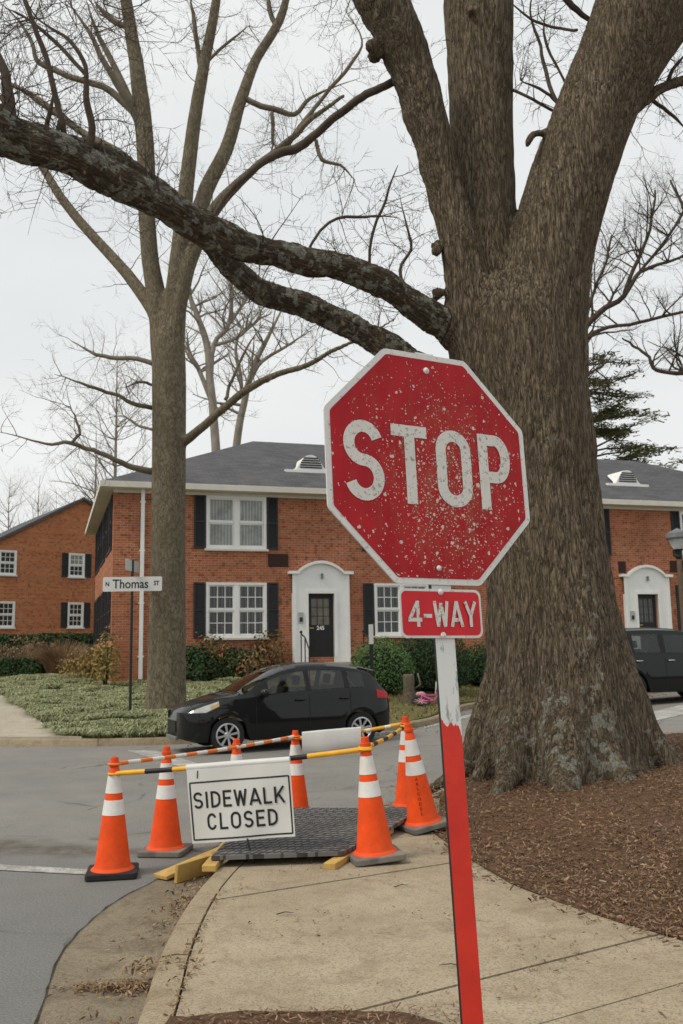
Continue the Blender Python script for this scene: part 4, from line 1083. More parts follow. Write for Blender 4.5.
mo = mb.build('plate', M['tread'], None); mo.parent = bd; mo.location = -bd.location
# raised tread bars
mb = MB(); rr = random.Random(3)
for i in range(17):
    for j in range(24):
        u, v = (i + .5 + (.5 if j % 2 else 0)) / 17.5, (j + .5) / 24
        if u > .98: continue
        c = mp_(u, v); e = (mp_(min(1, u + .02), v + .010) - c)
        a, b = c - e, c + e; w = Vector((-e.y, e.x, 0)).normalized() * .008
        mb.add([a - w, b - w, b + w, a + w, a - w * .5 + Vector((0, 0, .006)), b - w * .5 + Vector((0, 0, .006)), b + w * .5 + Vector((0, 0, .006)), a + w * .5 + Vector((0, 0, .006))],
               ((4, 5, 6, 7), (0, 1, 5, 4), (1, 2, 6, 5), (2, 3, 7, 6), (3, 0, 4, 7)))
tr = mb.build('tread', M['treadbar'], mo)
def lumber(name, a, b, w, h, label, up=Vector((0, 0, 1)), mat='wood'):
    t = thing(name, (a + b) / 2, label, 'board')
    d = (b - a); X = d.normalized(); Y = up.cross(X).normalized(); Z = X.cross(Y)
    Mx = Matrix((X, Y, Z)).transposed().to_4x4(); mb = MB(); mb.box(-d.length / 2, d.length / 2, -w / 2, w / 2, -h / 2, h / 2, Mx)
    bevel(mb.build('board', M[mat], t), .005)
    return t
lumber('lumber', Vector((-.13, 6.86, .155)), Vector((.35, 8.1, .172)), .09, .045, 'yellow lumber under the front right edge of the black mat')
lumber('lumber', Vector((-.98, 6.86, .155)), Vector((-.90, 8.4, .17)), .10, .045, 'yellow lumber under the front left corner of the black mat')
p = [spot(142, 870, .03), spot(175, 883, .03), spot(238, 842, .22), spot(180, 862, .1)]
# V shaped pair of yellow boards: one lying, one on edge
a, b = spot(160, 877, .03), spot(226, 849, .12)
lumber('plank', a, b, .15, .03, 'yellow plank lying flat in the gutter beside the leftmost cone')
a, b = spot(176, 874, .075), spot(216, 862, .085)
lumber('plank', a, b, .03, .135, 'yellow plank standing on edge across the kerb beside the sign', Vector((0, -.22, 1)).normalized())

# white marker post and fallen child's bicycle by the hedge
mk = thing('marker_post', (.66, 22.6, lawn_z(.66, 22.6) + .1), 'white topped marker post in front of the clipped bush', 'post')
mb = MB(); mb.box(-.045, .045, -.03, .03, -.1, 1.25); mb.build('stake', M['metal'], mk)
mb = MB(); mb.box(-.055, .055, -.036, .036, 1.25, 1.72); mb.build('cap', M['vinyl'], mk)
bz = lawn_z(1.95, 21.9)
bk = thing('bicycle', (1.80, 21.8, bz + .02), "child's pink bicycle lying on its side at the kerb", 'bicycle')
BT = Matrix.Rotation(R(12), 4, 'Z') @ Matrix.Rotation(R(-68), 4, 'X')
def bt(pts): return [BT @ Vector(p) for p in pts]
for wx in (.0, .62):
    w = MB(); w.tube(bt([(wx + .20 * math.cos(q * math.pi / 12), 0, .2 + .20 * math.sin(q * math.pi / 12)) for q in range(25)]), .026, 8); wo = w.build('wheel', M['rubber'], bk, True)
    s = MB()
    for q in range(8): s.tube(bt([(wx, 0, .2), (wx + .185 * math.cos(q * math.pi / 4), 0, .2 + .185 * math.sin(q * math.pi / 4))]), .008, 4)
    s.build('spokes', M['palepink'], wo)
mb = MB()
for s in ([(0, 0, .2), (.12, 0, .52), (.5, 0, .48)], [(.12, 0, .5), (.32, 0, .2), (.5, 0, .5)], [(.62, 0, .2), (.5, 0, .62)], [(.32, 0, .2), (0, 0, .2)]): mb.tube(bt(s), .024, 8)
mb.build('frame', M['pink'], bk, True)
mb = MB(); mb.tube(bt([(.52, -.24, .74), (.5, -.1, .66), (.5, .1, .66), (.52, .24, .74)]), .016, 8); mb.build('handlebar', M['vinyl'], bk, True)
mb = MB(); mb.lathe([(0, 0), (.07, .01), (.09, .04), (.05, .07), (0, .075)], 12, BT @ Matrix.Translation((.1, 0, .54)) @ Matrix.Diagonal((1.4, .8, 1, 1))); mb.build('saddle', M['palepink'], bk, True)
sp_ = thing('stump', (1.52, 22.4, lawn_z(1.52, 22.4)), 'short weathered wooden stump behind the pink bicycle', 'stump')
mb = MB(); mb.lathe([(.20, -.05), (.16, .1), (.13, .35), (.14, .60), (.11, .66), (0, .64)], 12); so_ = mb.build('trunk', M['stump'], sp_, True)
mb = MB(); mb.tube(bt([(.2, 0, .2)]) + [Vector((.28, 0, .5))], .02, 6) if False else mb.tube([(.12, 0, .3), (.28, -.02, .42), (.22, 0, .68)], .02, 6); mb.build('branch_stub', M['palewood'], sp_, True)

# ------------------------------------------------------------------ vehicles (front at local x = 0, rear at x = length)
def lerp_prof(pts):
    def f(x):
        if x <= pts[0][0]: return pts[0][1]
        for (a, b), (c, d) in zip(pts, pts[1:]):
            if x <= c: return b + (d - b) * (x - a) / (c - a)
        return pts[-1][1]
    return f
def make_car(name, loc, rz, label, S):
    t = thing(name, loc, label, 'car', rz)
    Ln, tops, belts, wid = S['L'], lerp_prof(catmull(S['top'], 6)), lerp_prof(S['belt']), lerp_prof(catmull(S['wid'], 5))
    wx, wr, sill = S['wheels'], S['wr'], S['sill']
    xs = sorted({round(v, 3) for v in [0, .02, .05, .09, .14] + [k * .05 for k in range(4, int(Ln / .05) - 1)] + [Ln - .14, Ln - .09, Ln - .05, Ln - .02, Ln] + S.get('cuts', [])})
    secs = []
    tl = S.get('tumble', .42)
    for x in xs:
        w = wid(x); zt = tops(x); zb = sill
        if x < .25: zb = sill + (.25 - x) * .25
        if x > Ln - .3: zb = sill + (x - Ln + .3) * .45
        ar = 0
        for c in wx:
            rr = wr + .055
            if abs(x - c) < rr: zb = max(zb, wr + math.sqrt(rr * rr - (x - c) ** 2) - .01); ar = 1
        zbe = min(belts(x), zt - .06); hgt = zt - zbe
        we = w * S.get('shoulder', .955); wr_ = max(we - tl * hgt, we * .55) if hgt > .12 else we * .93
        zm = S['crease']
        p = [(w * .97, zb), (w * .985, max(zb + .03, sill + .08)), (w * 1.0, max(zb + .05, .46 * S['H'] / 1.5)), (w * .992, max(zb + .07, zm)), (w * .985, max(zb + .08, zm + .03)), (we, max(zb + .1, zbe))]
        re = Vector((wr_, zt - min(.075, hgt * .45)))
        a = Vector(p[-1])
        p += [tuple(a.lerp(re, .14)), tuple(a.lerp(re, .84)), tuple(re), (wr_ * .80, zt - min(.022, hgt * .15)), (wr_ * .45, zt - .004), (0, zt)]
        secs.append(p)
    n = len(secs[0]); mb = MB(); N = len(xs)
    def V(i, j, s, push=0.0):
        y, z = secs[i][j]
        return Vector((xs[i], s * y, z))
    for s in (-1, 1):
        for i in range(N - 1):
            for j in range(n - 1):
                xm = (xs[i] + xs[i + 1]) / 2
                if j == 6 and any(a < xm < b for a, b in S['glass']): continue
                if j >= 8 and any(a < xm < b for a, b in (S['shield'], S['rear'])): continue
                q = [V(i, j, s), V(i + 1, j, s), V(i + 1, j + 1, s), V(i, j + 1, s)]
                mb.quad(*(q if s < 0 else q[::-1]))
        for i in (0, N - 1):
            q = [V(i, j, s) for j in range(n)] + [Vector((xs[i], 0, secs[i][0][1]))]
            mb.add(q, (tuple(range(len(q))) if (s > 0) == (i == 0) else tuple(range(len(q)))[::-1],))
        for i in range(N - 1): q = [V(i, 0, s), V(i + 1, 0, s), Vector((xs[i + 1], 0, secs[i + 1][0][1])), Vector((xs[i], 0, secs[i][0][1]))]; mb.quad(*(q[::-1] if s < 0 else q))
    body = mb.build('body', M[S['paint']], t, True, 38)
    bm = bmesh.new(); bm.from_mesh(body.data); bmesh.ops.remove_doubles(bm, verts=bm.verts, dist=.0005); bmesh.ops.recalc_face_normals(bm, faces=bm.faces); bm.to_mesh(body.data); bm.free()
    body.data.polygons.foreach_set('use_smooth', [True] * len(body.data.polygons)); body.data.set_sharp_from_angle(angle=R(38))
    def idx(x): return min(range(N), key=lambda i: abs(xs[i] - x))
    def patch(nm, x0, x1, j0, j1, s, off, mat, parent=None, f0=0.0, f1=1.0):
        """a panel that lies on the body skin between stations x0..x1 and section points j0..j1"""
        i0, i1 = idx(x0), idx(x1); mb = MB(); m = j1 - j0; g_ = []
        for i in range(i0, i1 + 1):
            for j in range(j0, j1 + 1):
                y, z = secs[i][j]
                if j == j0 and f0: y, z = y + (secs[i][j + 1][0] - y) * f0, z + (secs[i][j + 1][1] - z) * f0
                if j == j1 and f1 < 1: y0, z0 = secs[i][j - 1]; y, z = y0 + (y - y0) * f1, z0 + (z - z0) * f1
                a = max(0, j - 1); b = min(n - 1, j + 1)
                ty, tz = secs[i][b][0] - secs[i][a][0], secs[i][b][1] - secs[i][a][1]; l = math.hypot(ty, tz) or 1
                ii, ij = max(0, i - 1), min(N - 1, i + 1); dzx = (secs[ij][j][1] - secs[ii][j][1]) / max(.001, xs[ij] - xs[ii])
                nrm = Vector((-dzx * abs(ty) / l, tz / l, -ty / l)).normalized()
                g_.append(Vector((xs[i], s * (y + nrm.y * off), z + nrm.z * off)) + Vector((nrm.x * off, 0, 0)))
        mb.add(g_, [(i * (m + 1) + j, (i + 1) * (m + 1) + j, (i + 1) * (m + 1) + j + 1, i * (m + 1) + j + 1) if s < 0 else (i * (m + 1) + j, i * (m + 1) + j + 1, (i + 1) * (m + 1) + j + 1, (i + 1) * (m + 1) + j) for i in range(i1 - i0) for j in range(m)])
        return mb.build(nm, mat, parent or t, True)
    for s in (-1, 1):
        for a, b in S['glass']: patch('side_window', a, b, 6, 7, s, .005, M['carglass'])
        for a, b, mt in S.get('pillars', []): patch('pillar_trim', a, b, 6, 7, s, .006, M['plastic'])
        for a in S['seams']:                      # shut lines
            i = idx(a); mb = MB(); w = .006
            for j in range(1, 5):
                (y0, z0), (y1, z1) = secs[i][j], secs[i][j + 1]
                q = [Vector((xs[i] - w, s * (y0 + .003), z0)), Vector((xs[i] + w, s * (y0 + .003), z0)), Vector((xs[i] + w, s * (y1 + .003), z1)), Vector((xs[i] - w, s * (y1 + .003), z1))]
                mb.quad(*(q if s < 0 else q[::-1]))
            mb.build('door_seam', M['plastic'], t)
        for a in S['handles']:
            i = idx(a); y, z = secs[i][4]; mb = MB(); zz = S['hz']
            mb.tube([(a - .09, s * (y + .004), zz), (a - .07, s * (y + .035), zz), (a + .07, s * (y + .035), zz), (a + .09, s * (y + .004), zz)], .014, 6)
            mb.build('door_handle', M[S['handle_mat']], t, True)
        # mirror
        mx_, mz = S['mirror']; y = secs[idx(mx_)][5][0]
        mb = MB(); mb.lathe([(0, -.09), (.07, -.08), (.10, -.02), (.10, .04), (.06, .075), (0, .08)], 12, Matrix.Translation((mx_, s * (y + .14), mz)) @ Matrix.Diagonal((.75, 1.05, .85, 1)))
        mb.tube([(mx_ - .02, s * (y - .03), mz - .05), (mx_ - .02, s * (y + .10), mz - .04)], .025, 6)
        mb.build('mirror', M[S['paint']], t, True)
    for s in (-1, 1):
        patch('headlight', *S['head'], s, .006, M['headlamp'], None, S.get('hf', (0, 1))[0], S.get('hf', (0, 1))[1])
        if 'amber' in S: patch('indicator', *S['amber'], s, .008, M['amber'], None, .3, .7)
        patch('tail_light', *S['tail'], s, .007, M['taillamp'], None, .55)
    for nm, (a, b) in (('windshield', S['shield']), ('rear_window', S['rear'])):
        i0, i1 = idx(a), idx(b); mb = MB()
        # one pane across the whole width
        rows = []
        for i in range(i0, i1 + 1):
            dzx = (secs[min(N - 1, i + 1)][11][1] - secs[max(0, i - 1)][11][1]) / max(.001, xs[min(N - 1, i + 1)] - xs[max(0, i - 1)]); nn = Vector((-dzx, 0, 1)).normalized() * .005
            rows.append([Vector((xs[i], s * secs[i][j][0], secs[i][j][1])) + nn for s, j in ((-1, 8), (-1, 9), (-1, 10), (1, 11), (1, 10), (1, 9), (1, 8))])
        vs = [v for r_ in rows for v in r_]; mb.add(vs, [(i * 7 + j, (i + 1) * 7 + j, (i + 1) * 7 + j + 1, i * 7 + j + 1) for i in range(len(rows) - 1) for j in range(6)])
        mb.build(nm, M['carglass'], t, True)
    # what one sees through the glass
    for x0, ys in S['seats']:
        z0 = S['seatz']
        for y in ys:
            mb = MB(); w_ = .25 if len(ys) > 1 else .60
            mb.prism([(x0 - .42, z0), (x0 + .05, z0 - .03), (x0 + .05, z0 + .14), (x0 - .40, z0 + .16)], y - w_, y + w_, Matrix.Rotation(R(90), 4, 'X') @ Matrix.Diagonal((1, 1, -1, 1)))
            mb.prism([(x0 - .04, z0 + .10), (x0 + .14, z0 + .10), (x0 + .30, z0 + .62), (x0 + .20, z0 + .66)], y - w_ * .95, y + w_ * .95, Matrix.Rotation(R(90), 4, 'X') @ Matrix.Diagonal((1, 1, -1, 1)))
            for hy in ((y,) if len(ys) > 1 else (y - .36, y + .36)):
                mb.prism([(x0 + .20, z0 + .68), (x0 + .28, z0 + .67), (x0 + .32, z0 + .84), (x0 + .23, z0 + .86)], hy - .12, hy + .12, Matrix.Rotation(R(90), 4, 'X') @ Matrix.Diagonal((1, 1, -1, 1)))
            bevel(mb.build('seat', M['seatcloth'], t), .03)
    dx, dz_ = S['dash']; mb = MB(); mb.box(dx - .2, dx + .18, -wid(dx) * .86, wid(dx) * .86, dz_ - .35, dz_); mb.build('dashboard', M['plastic'], t)
    mb = MB(); WM = Matrix.Translation((dx + .33, -.36, dz_ + .02)) @ Matrix.Rotation(R(-62), 4, 'Y')
    mb.tube([WM @ Vector((.18 * math.cos(q * math.pi / 10), .18 * math.sin(q * math.pi / 10), 0)) for q in range(21)], .015, 6); mb.tube([WM @ Vector((0, -.17, 0)), WM @ Vector((0, .17, 0))], .018, 6); mb.build('steering_wheel', M['plastic'], t)
    # front end
    mb = MB(); w0 = wid(.02)
    mb.box(-.014, .03, -w0 * .62, w0 * .62, S['grille'][0], S['grille'][1]); mb.build('grille', M['plastic'], t)
    mb = MB(); mb.box(-.022, .02, -w0 * .7, w0 * .7, S['grille'][1] + .01, S['grille'][1] + .035); mb.build('trim_strip', M['chrome'], t)
    mb = MB(); mb.box(-.03, .02, -w0 * .8, w0 * .8, sill + .03, sill + .09); bevel(mb.build('bumper_lip', M[S.get('lip', 'plastic')], t), .01)
    if S.get('spoiler'):
        x0, z0 = S['spoiler']; mb = MB(); ww = secs[idx(x0)][8][0] * .98
        mb.add([(x0 - .12, -ww, z0 + .015), (x0 + .20, -ww * .95, z0 - .055), (x0 + .20, ww * .95, z0 - .055), (x0 - .12, ww, z0 + .015), (x0 - .12, -ww, z0 - .01), (x0 + .19, -ww * .95, z0 - .085), (x0 + .19, ww * .95, z0 - .085), (x0 - .12, ww, z0 - .01)],
               ((0, 1, 2, 3), (7, 6, 5, 4), (0, 4, 5, 1), (2, 6, 7, 3), (1, 5, 6, 2), (0, 3, 7, 4)))
        bevel(mb.build('spoiler', M['lampgrey'] if S.get('spgrey') else M[S['paint']], t), .01)
    # wheel wells and wheels
    for c in wx:
        for s in (-1, 1):
            y = wid(c) - .115; Mx = Matrix.Translation((c, s * y, wr)) @ Matrix.Rotation(R(90) * -s, 4, 'X') @ Matrix.Rotation(R(S.get('steer', 0) if c == wx[0] else 0), 4, 'Y')
            mb = MB(); hw = .095
            ri = wr * .70
            mb.lathe([(ri, -hw), (wr * .93, -hw), (wr, -hw * .75), (wr, hw * .75), (wr * .94, hw), (ri * 1.04, hw * .95), (ri, hw * .8), (ri, -hw)], 40, Mx)
            wh = mb.build('wheel', M['rubber'], t, True, 35)
            mb = MB(); mb.lathe([(ri * 1.0, hw * .82), (ri * .93, hw * .80), (ri * .90, hw * .4), (ri * .88, -.02), (0, -.03)], 32, Mx); mb.build('rim_barrel', M['plastic'], wh, True, 35)
            mb = MB(); mb.lathe([(ri * 1.01, hw * .86), (ri * .90, hw * .92), (ri * .87, hw * .84), (ri * .98, hw * .60)], 36, Mx)
            mb.lathe([(.0, hw * .86), (.05, hw * .84), (.062, hw * .70), (.06, .0)], 16, Mx)
            k_ = S['spokes']
            for k in range(k_):
                a = 2 * math.pi * k / k_ + .2
                for da in ((-.13, .13) if S.get('twin') else (0,)):
                    p0 = Vector((.045 * math.cos(a + da), .045 * math.sin(a + da), hw * .80)); p1 = Vector((ri * .93 * math.cos(a + da * 1.2), ri * .93 * math.sin(a + da * 1.2), hw * .88))
                    sd_ = Vector((-math.sin(a), math.cos(a), 0)); w0_, w1_ = (.016, .015) if S.get('twin') else (.014, .022)
                    up = Vector((0, 0, -.02)); v = [p0 - sd_ * w0_, p0 + sd_ * w0_, p1 + sd_ * w1_, p1 - sd_ * w1_]
                    mb.add([Mx @ q for q in v + [q + up for q in v]], ((0, 3, 2, 1), (0, 1, 5, 4), (1, 2, 6, 5), (2, 3, 7, 6), (3, 0, 4, 7)))
            mb.build('rim', M['alloy'], wh, True, 35)
    return t
hatch = dict(L=3.98, H=1.45, paint='carpaint', sill=.19, crease=.66, wr=.295, wheels=(.80, 3.32), steer=-4,
    top=[(0, .56), (.04, .68), (.18, .78), (.45, .88), (.80, .965), (1.02, 1.01), (1.4, 1.23), (1.75, 1.40), (2.1, 1.485), (2.45, 1.51), (2.9, 1.495), (3.3, 1.44), (3.55, 1.37), (3.76, 1.14), (3.90, .97), (3.96, .84), (3.98, .62)],
    belt=[(0, .5), (.9, .90), (1.3, .915), (2.4, .945), (3.3, .99), (3.98, .92)],
    wid=[(0, .34), (.03, .52), (.09, .645), (.25, .75), (.6, .80), (1.2, .835), (2.4, .845), (3.2, .84), (3.7, .79), (3.92, .70), (3.98, .62)],
    cuts=[1.32, 1.52, 2.27, 2.33, 3.02, 3.07], glass=[(1.56, 2.25), (2.35, 3.0), (3.1, 3.42)], pillars=[(2.25, 2.35, 0), (3.0, 3.1, 0), (1.30, 1.56, 0)], seams=[1.28, 2.30, 3.12], handles=[2.12, 2.98], hz=.86, handle_mat='carpaint',
    mirror=(1.42, 1.0), head=(.06, .66, 5, 8), hf=(0, 1), amber=(.50, .66, 5, 7), tail=(3.66, 3.95, 4, 6), shield=(1.06, 1.88), rear=(3.56, 3.86), grille=(.36, .54), spoiler=(3.50, 1.395), spgrey=True, spokes=8, lip='lampgrey', tumble=.44, seats=((1.95, (-.36, .36)), (2.85, (0,))), seatz=.42, dash=(1.36, .90))
hc = make_car('hatchback_car', (-2.95, 16.22, .03), R(23.0), 'black hatchback with alloy wheels stopped along the far kerb behind the cones', hatch); hc.scale = (.962, .962, .962)
suv = dict(L=4.7, H=1.78, paint='suvpaint', sill=.27, crease=.80, wr=.37, wheels=(.92, 3.72), steer=0,
    top=[(0, .78), (.05, .92), (.3, 1.02), (.8, 1.08), (1.25, 1.12), (1.5, 1.25), (1.95, 1.62), (2.2, 1.74), (2.8, 1.78), (3.6, 1.77), (4.3, 1.72), (4.5, 1.6), (4.63, 1.2), (4.7, .8)],
    belt=[(0, .8), (1.2, 1.06), (4.7, 1.14)], wid=[(0, .66), (.1, .80), (.4, .89), (1.2, .92), (4.2, .92), (4.6, .86), (4.7, .78)],
    cuts=[1.85, 2.78, 2.86, 3.65, 3.72], glass=[(1.95, 2.75), (2.9, 3.62), (3.78, 4.3)], pillars=[(2.75, 2.9, 0), (3.62, 3.78, 0)], seams=[1.62, 2.82, 3.7], handles=[2.65, 3.52], hz=1.0, handle_mat='chrome',
    mirror=(1.78, 1.18), head=(.05, .5, 4, 7), tail=(4.4, 4.66, 4, 8), shield=(1.34, 2.02), rear=(4.42, 4.6), grille=(.55, .82), spokes=6, tumble=.22, seats=((2.5, (-.40, .40)), (3.4, (0,))), seatz=.62, dash=(1.78, 1.08))
make_car('parked_car', (9.92, 23.75, g(8, 23) - .02), R(180 + 17.5), 'boxy black vehicle parked behind the foot of the oak', suv)

# ------------------------------------------------------------------ trees
def pixel_chain(pts, k=4, wig=0.0, seed=0):
    """(px, py, distance, width in px) -> smooth chain of (point, radius)"""
    c = []
    for i, (x, y, Y, w) in enumerate(pts):
        p = at(x, y, Y); dep = (p - EYE).dot(_F); c.append((p.x, p.y, p.z, w / 2 * dep / FPX))
    c = catmull(c, k); o = []
    for i, q in enumerate(c):
        v = Vector(q[:3])
        if wig and 0 < i < len(c) - 1: v += Vector([noise.noise(Vector((i * .5, seed * 3.1, a * 7))) for a in range(3)]) * wig
        o.append((v, max(.003, q[3])))
    return o
def taper(c):
    n_ = len(c); return [(p, r * min(1, .22 + 2.2 * (1 - i / (n_ - 1)))) for i, (p, r) in enumerate(c)]
def add_chain(mb, ch, n=8): mb.tube([p for p, r in ch], [r for p, r in ch], n)
def woody(name, chains, voxel, parent, mat, smooth=5, lichen=None, extra=None, world=()):
    """limbs grown together into one skin, with bark coordinates that run along each limb"""
    mb = MB()
    for ch in chains: add_chain(mb, ch, 16)
    if extra: extra(mb)
    o = mb.build(name, mat, None)
    md = o.modifiers.new('remesh', 'REMESH'); md.mode = 'VOXEL'; md.voxel_size = voxel
    sm = o.modifiers.new('smooth', 'SMOOTH'); sm.iterations = smooth; sm.factor = .5
    bpy.context.view_layer.update(); dg = bpy.context.evaluated_depsgraph_get()
    me = bpy.data.meshes.new_from_object(o.evaluated_get(dg)); old = o.data; o.modifiers.clear(); o.data = me; bpy.data.meshes.remove(old)
    me.materials.clear(); me.materials.append(mat)
    import numpy as np
    nv = len(me.vertices); co = np.empty(nv * 3); me.vertices.foreach_get('co', co); co = co.reshape(-1, 3)
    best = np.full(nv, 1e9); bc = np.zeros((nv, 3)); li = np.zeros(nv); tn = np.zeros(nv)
    for ci, ch in enumerate(chains):
        ln = ci * 7.3; a = None
        for (p, r), (q, s) in zip(ch, ch[1:]):
            P, Q = np.array(p), np.array(q); d = Q - P; L_ = np.linalg.norm(d)
            if L_ < 1e-6: continue
            T = d / L_
            if a is None: a = np.array(Vector(T).orthogonal().normalized())
            a = a - T * (a @ T); a /= np.linalg.norm(a); b = np.cross(T, a)
            u = np.clip((co - P) @ T / L_, 0, 1); rel = co - (P + u[:, None] * d); dist = np.linalg.norm(rel, axis=1) / (r + (s - r) * u) * (1 if ci in world else 1.25)
            k = dist < best; best[k] = dist[k]
            bc[k] = co[k] if ci in world else np.stack([(rel @ a), (rel @ b), ln + u * L_], 1)[k]
            li[k] = lichen(ci, co[k]) if lichen else 0.0
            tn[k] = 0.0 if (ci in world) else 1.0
            ln += L_
    at_ = me.attributes.new('bark_co', 'FLOAT_VECTOR', 'POINT'); at_.data.foreach_set('vector', bc.ravel())
    al = me.attributes.new('lichen', 'FLOAT', 'POINT'); al.data.foreach_set('value', li)
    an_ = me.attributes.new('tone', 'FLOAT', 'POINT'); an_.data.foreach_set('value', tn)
    me.polygons.foreach_set('use_smooth', [True] * len(me.polygons))
    o.parent = parent
    if parent: o.location = -parent.location
    return o
def grow(mb, p, d, length, r, level, rg, up=.15, wig=.5, kids=(4, 7), spread=(.5, 1.1), shrink=(.35, .6), nmin=3):
    """one wandering branch with finer ones along it"""
    seg = max(3, int(length / max(.10, length * .16))); pts = [p.copy()]; rad = [r]; q = p.copy(); dd = d.normalized(); st = length / seg
    for i in range(seg):
        dd = (dd + Vector((rg.gauss(0, 1), rg.gauss(0, 1), rg.gauss(0, 1))) * wig * .32 + Vector((0, 0, up * .25))).normalized()
        q = q + dd * st; pts.append(q.copy()); rad.append(r * (1 - .80 * (i + 1) / seg))
    mb.tube(pts, rad, max(nmin, 7 - 2 * (3 - level)) if level > 0 else nmin, cap=False)
    if level <= 0: return
    for k in range(rg.randint(*kids)):
        t = rg.uniform(.18, .98); i = min(seg - 1, int(t * seg)); b = pts[i].lerp(pts[i + 1], t * seg - i)
        ax = (pts[i + 1] - pts[i]).normalized(); o_ = ax.orthogonal(); o_.rotate(Matrix.Rotation(rg.uniform(0, 6.28), 3, ax))
        a = rg.uniform(*spread); nd = ax * math.cos(a) + o_ * math.sin(a)
        grow(mb, b, nd, length * rg.uniform(*shrink), max(.0028, rad[i] * rg.uniform(.4, .62)), level - 1, rg, up, wig, kids, spread, shrink, nmin)
def twigs_along(mb, ch, count, length, r, level, rg, t0=.1, bias=None, up=.2, **kw):
    for k in range(count):
        t = rg.uniform(t0, 1.0) * (len(ch) - 1.001); i = int(t); p = ch[i][0].lerp(ch[i + 1][0], t - i)
        ax = (ch[i + 1][0] - ch[i][0]).normalized(); o_ = ax.orthogonal(); o_.rotate(Matrix.Rotation(rg.uniform(0, 6.28), 3, ax))
        if bias is not None: o_ = (o_ + Vector(bias)).normalized()
        nd = (ax * rg.uniform(.1, .8) + o_).normalized()
        grow(mb, p, nd, length * rg.uniform(.5, 1.3), r * rg.uniform(.6, 1.3), level, rg, up, **kw)
def tree_thing(name, base, label): return thing(name, base, label, 'tree')

import numpy as np
# --- the old oak on this corner
oak = tree_thing('oak_tree', (2.3, 10.75, .2), 'massive old oak with furrowed bark and three great limbs behind the stop sign')
Y0 = 10.75
trunk = pixel_chain([(567, 812, Y0, 186), (566, 775, Y0, 170), (564, 740, Y0, 158), (560, 700, Y0, 147), (556, 650, Y0, 136), (548, 580, Y0, 121), (540, 500, Y0, 115), (530, 430, Y0, 120), (520, 370, Y0, 124), (514, 322, Y0, 116), (508, 285, Y0, 90)])
l1 = pixel_chain([(484, 372, Y0 - .1, 66), (472, 320, Y0 - .15, 54), (461, 250, Y0 - .2, 40), (446, 190, Y0 - .2, 36), (424, 110, Y0 - .3, 42), (409, 60, Y0 - .4, 44), (394, 25, Y0 - .5, 48), (372, -15, Y0 - .6, 50), (345, -70, Y0 - .8, 44)])
l2 = pixel_chain([(498, 350, Y0 + .1, 84), (487, 260, Y0 + .2, 68), (482, 150, Y0 + .25, 63), (480, 60, Y0 + .3, 66), (478, 0, Y0 + .3, 70), (476, -70, Y0 + .3, 66)])
l3 = pixel_chain([(534, 370, Y0, 104), (548, 270, Y0 - .1, 86), (566, 195, Y0 - .15, 84), (596, 110, Y0 - .2, 80), (622, 50, Y0 - .3, 84), (640, 0, Y0 - .4, 84), (662, -70, Y0 - .5, 74)])
l3b = pixel_chain([(612, 92, Y0 - .2, 66), (648, 42, Y0 - .1, 58), (684, -2, Y0, 54), (720, -40, Y0 + .1, 50)])
l3c = pixel_chain([(596, 150, Y0 - .1, 18), (612, 126, Y0, 15), (640, 104, Y0 + .2, 13), (662, 88, Y0 + .4, 11), (695, 78, Y0 + .6, 10), (730, 75, Y0 + .9, 8)])
m1 = pixel_chain([(512, 385, Y0 + .15, 40), (478, 350, Y0 - .02, 38), (448, 326, Y0 - .2, 34), (420, 310, Y0 - .4, 30), (385, 286, Y0 - .6, 29), (345, 268, Y0 - .8, 28), (310, 262, Y0 - 1.1, 28), (268, 252, Y0 - 1.4, 29), (235, 243, Y0 - 1.7, 32), (200, 226, Y0 - 2.0, 34), (165, 205, Y0 - 2.3, 34), (130, 188, Y0 - 2.6, 35), (95, 170, Y0 - 2.9, 37), (60, 152, Y0 - 3.2, 38), (25, 141, Y0 - 3.4, 42), (-10, 128, Y0 - 3.6, 42), (-70, 105, Y0 - 3.9, 36)])
m2 = pixel_chain([(476, 395, Y0, 44), (430, 374, Y0 + .1, 34), (397, 353, Y0 + .1, 28), (353, 328, Y0 + .1, 27), (305, 306, Y0, 25), (262, 292, Y0 - .2, 24), (228, 264, Y0 - .5, 22), (206, 240, Y0 - .9, 20), (176, 205, Y0 - 1.4, 20), (140, 176, Y0 - 1.9, 22), (100, 155, Y0 - 2.4, 22), (62, 142, Y0 - 2.9, 20)])
def root(pts):
    return catmull([(*p, r) for p, r in pts], 4)
def rchain(pts): return [(Vector(q[:3]), q[3]) for q in root(pts)]
roots = []
for an, ext, hz, w in ((-92, 1.0, 1.0, 1.0), (-58, 1.02, .9, .9), (-128, .95, .9, .95), (-160, .78, 1.0, .9), (-12, 1.12, 1.55, 1.2), (8, 1.0, 1.3, 1.0), (-34, .95, 1.1, .8), (-108, .8, .7, .6), (-75, .85, .7, .6), (165, .9, 1.0, 1.0), (60, .9, 1, 1), (110, .9, 1, 1), (140, .85, 1, .9), (35, .9, 1, .9)):
    ca, sa = math.cos(R(an)), math.sin(R(an)); c_ = []
    for rr, z, ra in ((.30, 1.75, .28), (.52, 1.05, .30), (.72, .66, .27), (.90, .44, .20), (1.10, .30, .13), (1.32, .16, .08), (1.6, -.02, .05)):
        wob = .10 * noise.noise(Vector((an, rr * 2, 1)))
        c_.append((2.27 + ca * rr * ext - sa * wob, 10.75 + sa * rr * ext + ca * wob, z * hz if rr < 1.3 else z, ra * w))
    roots.append([(Vector(q[:3]), q[3]) for q in catmull(c_, 4)])
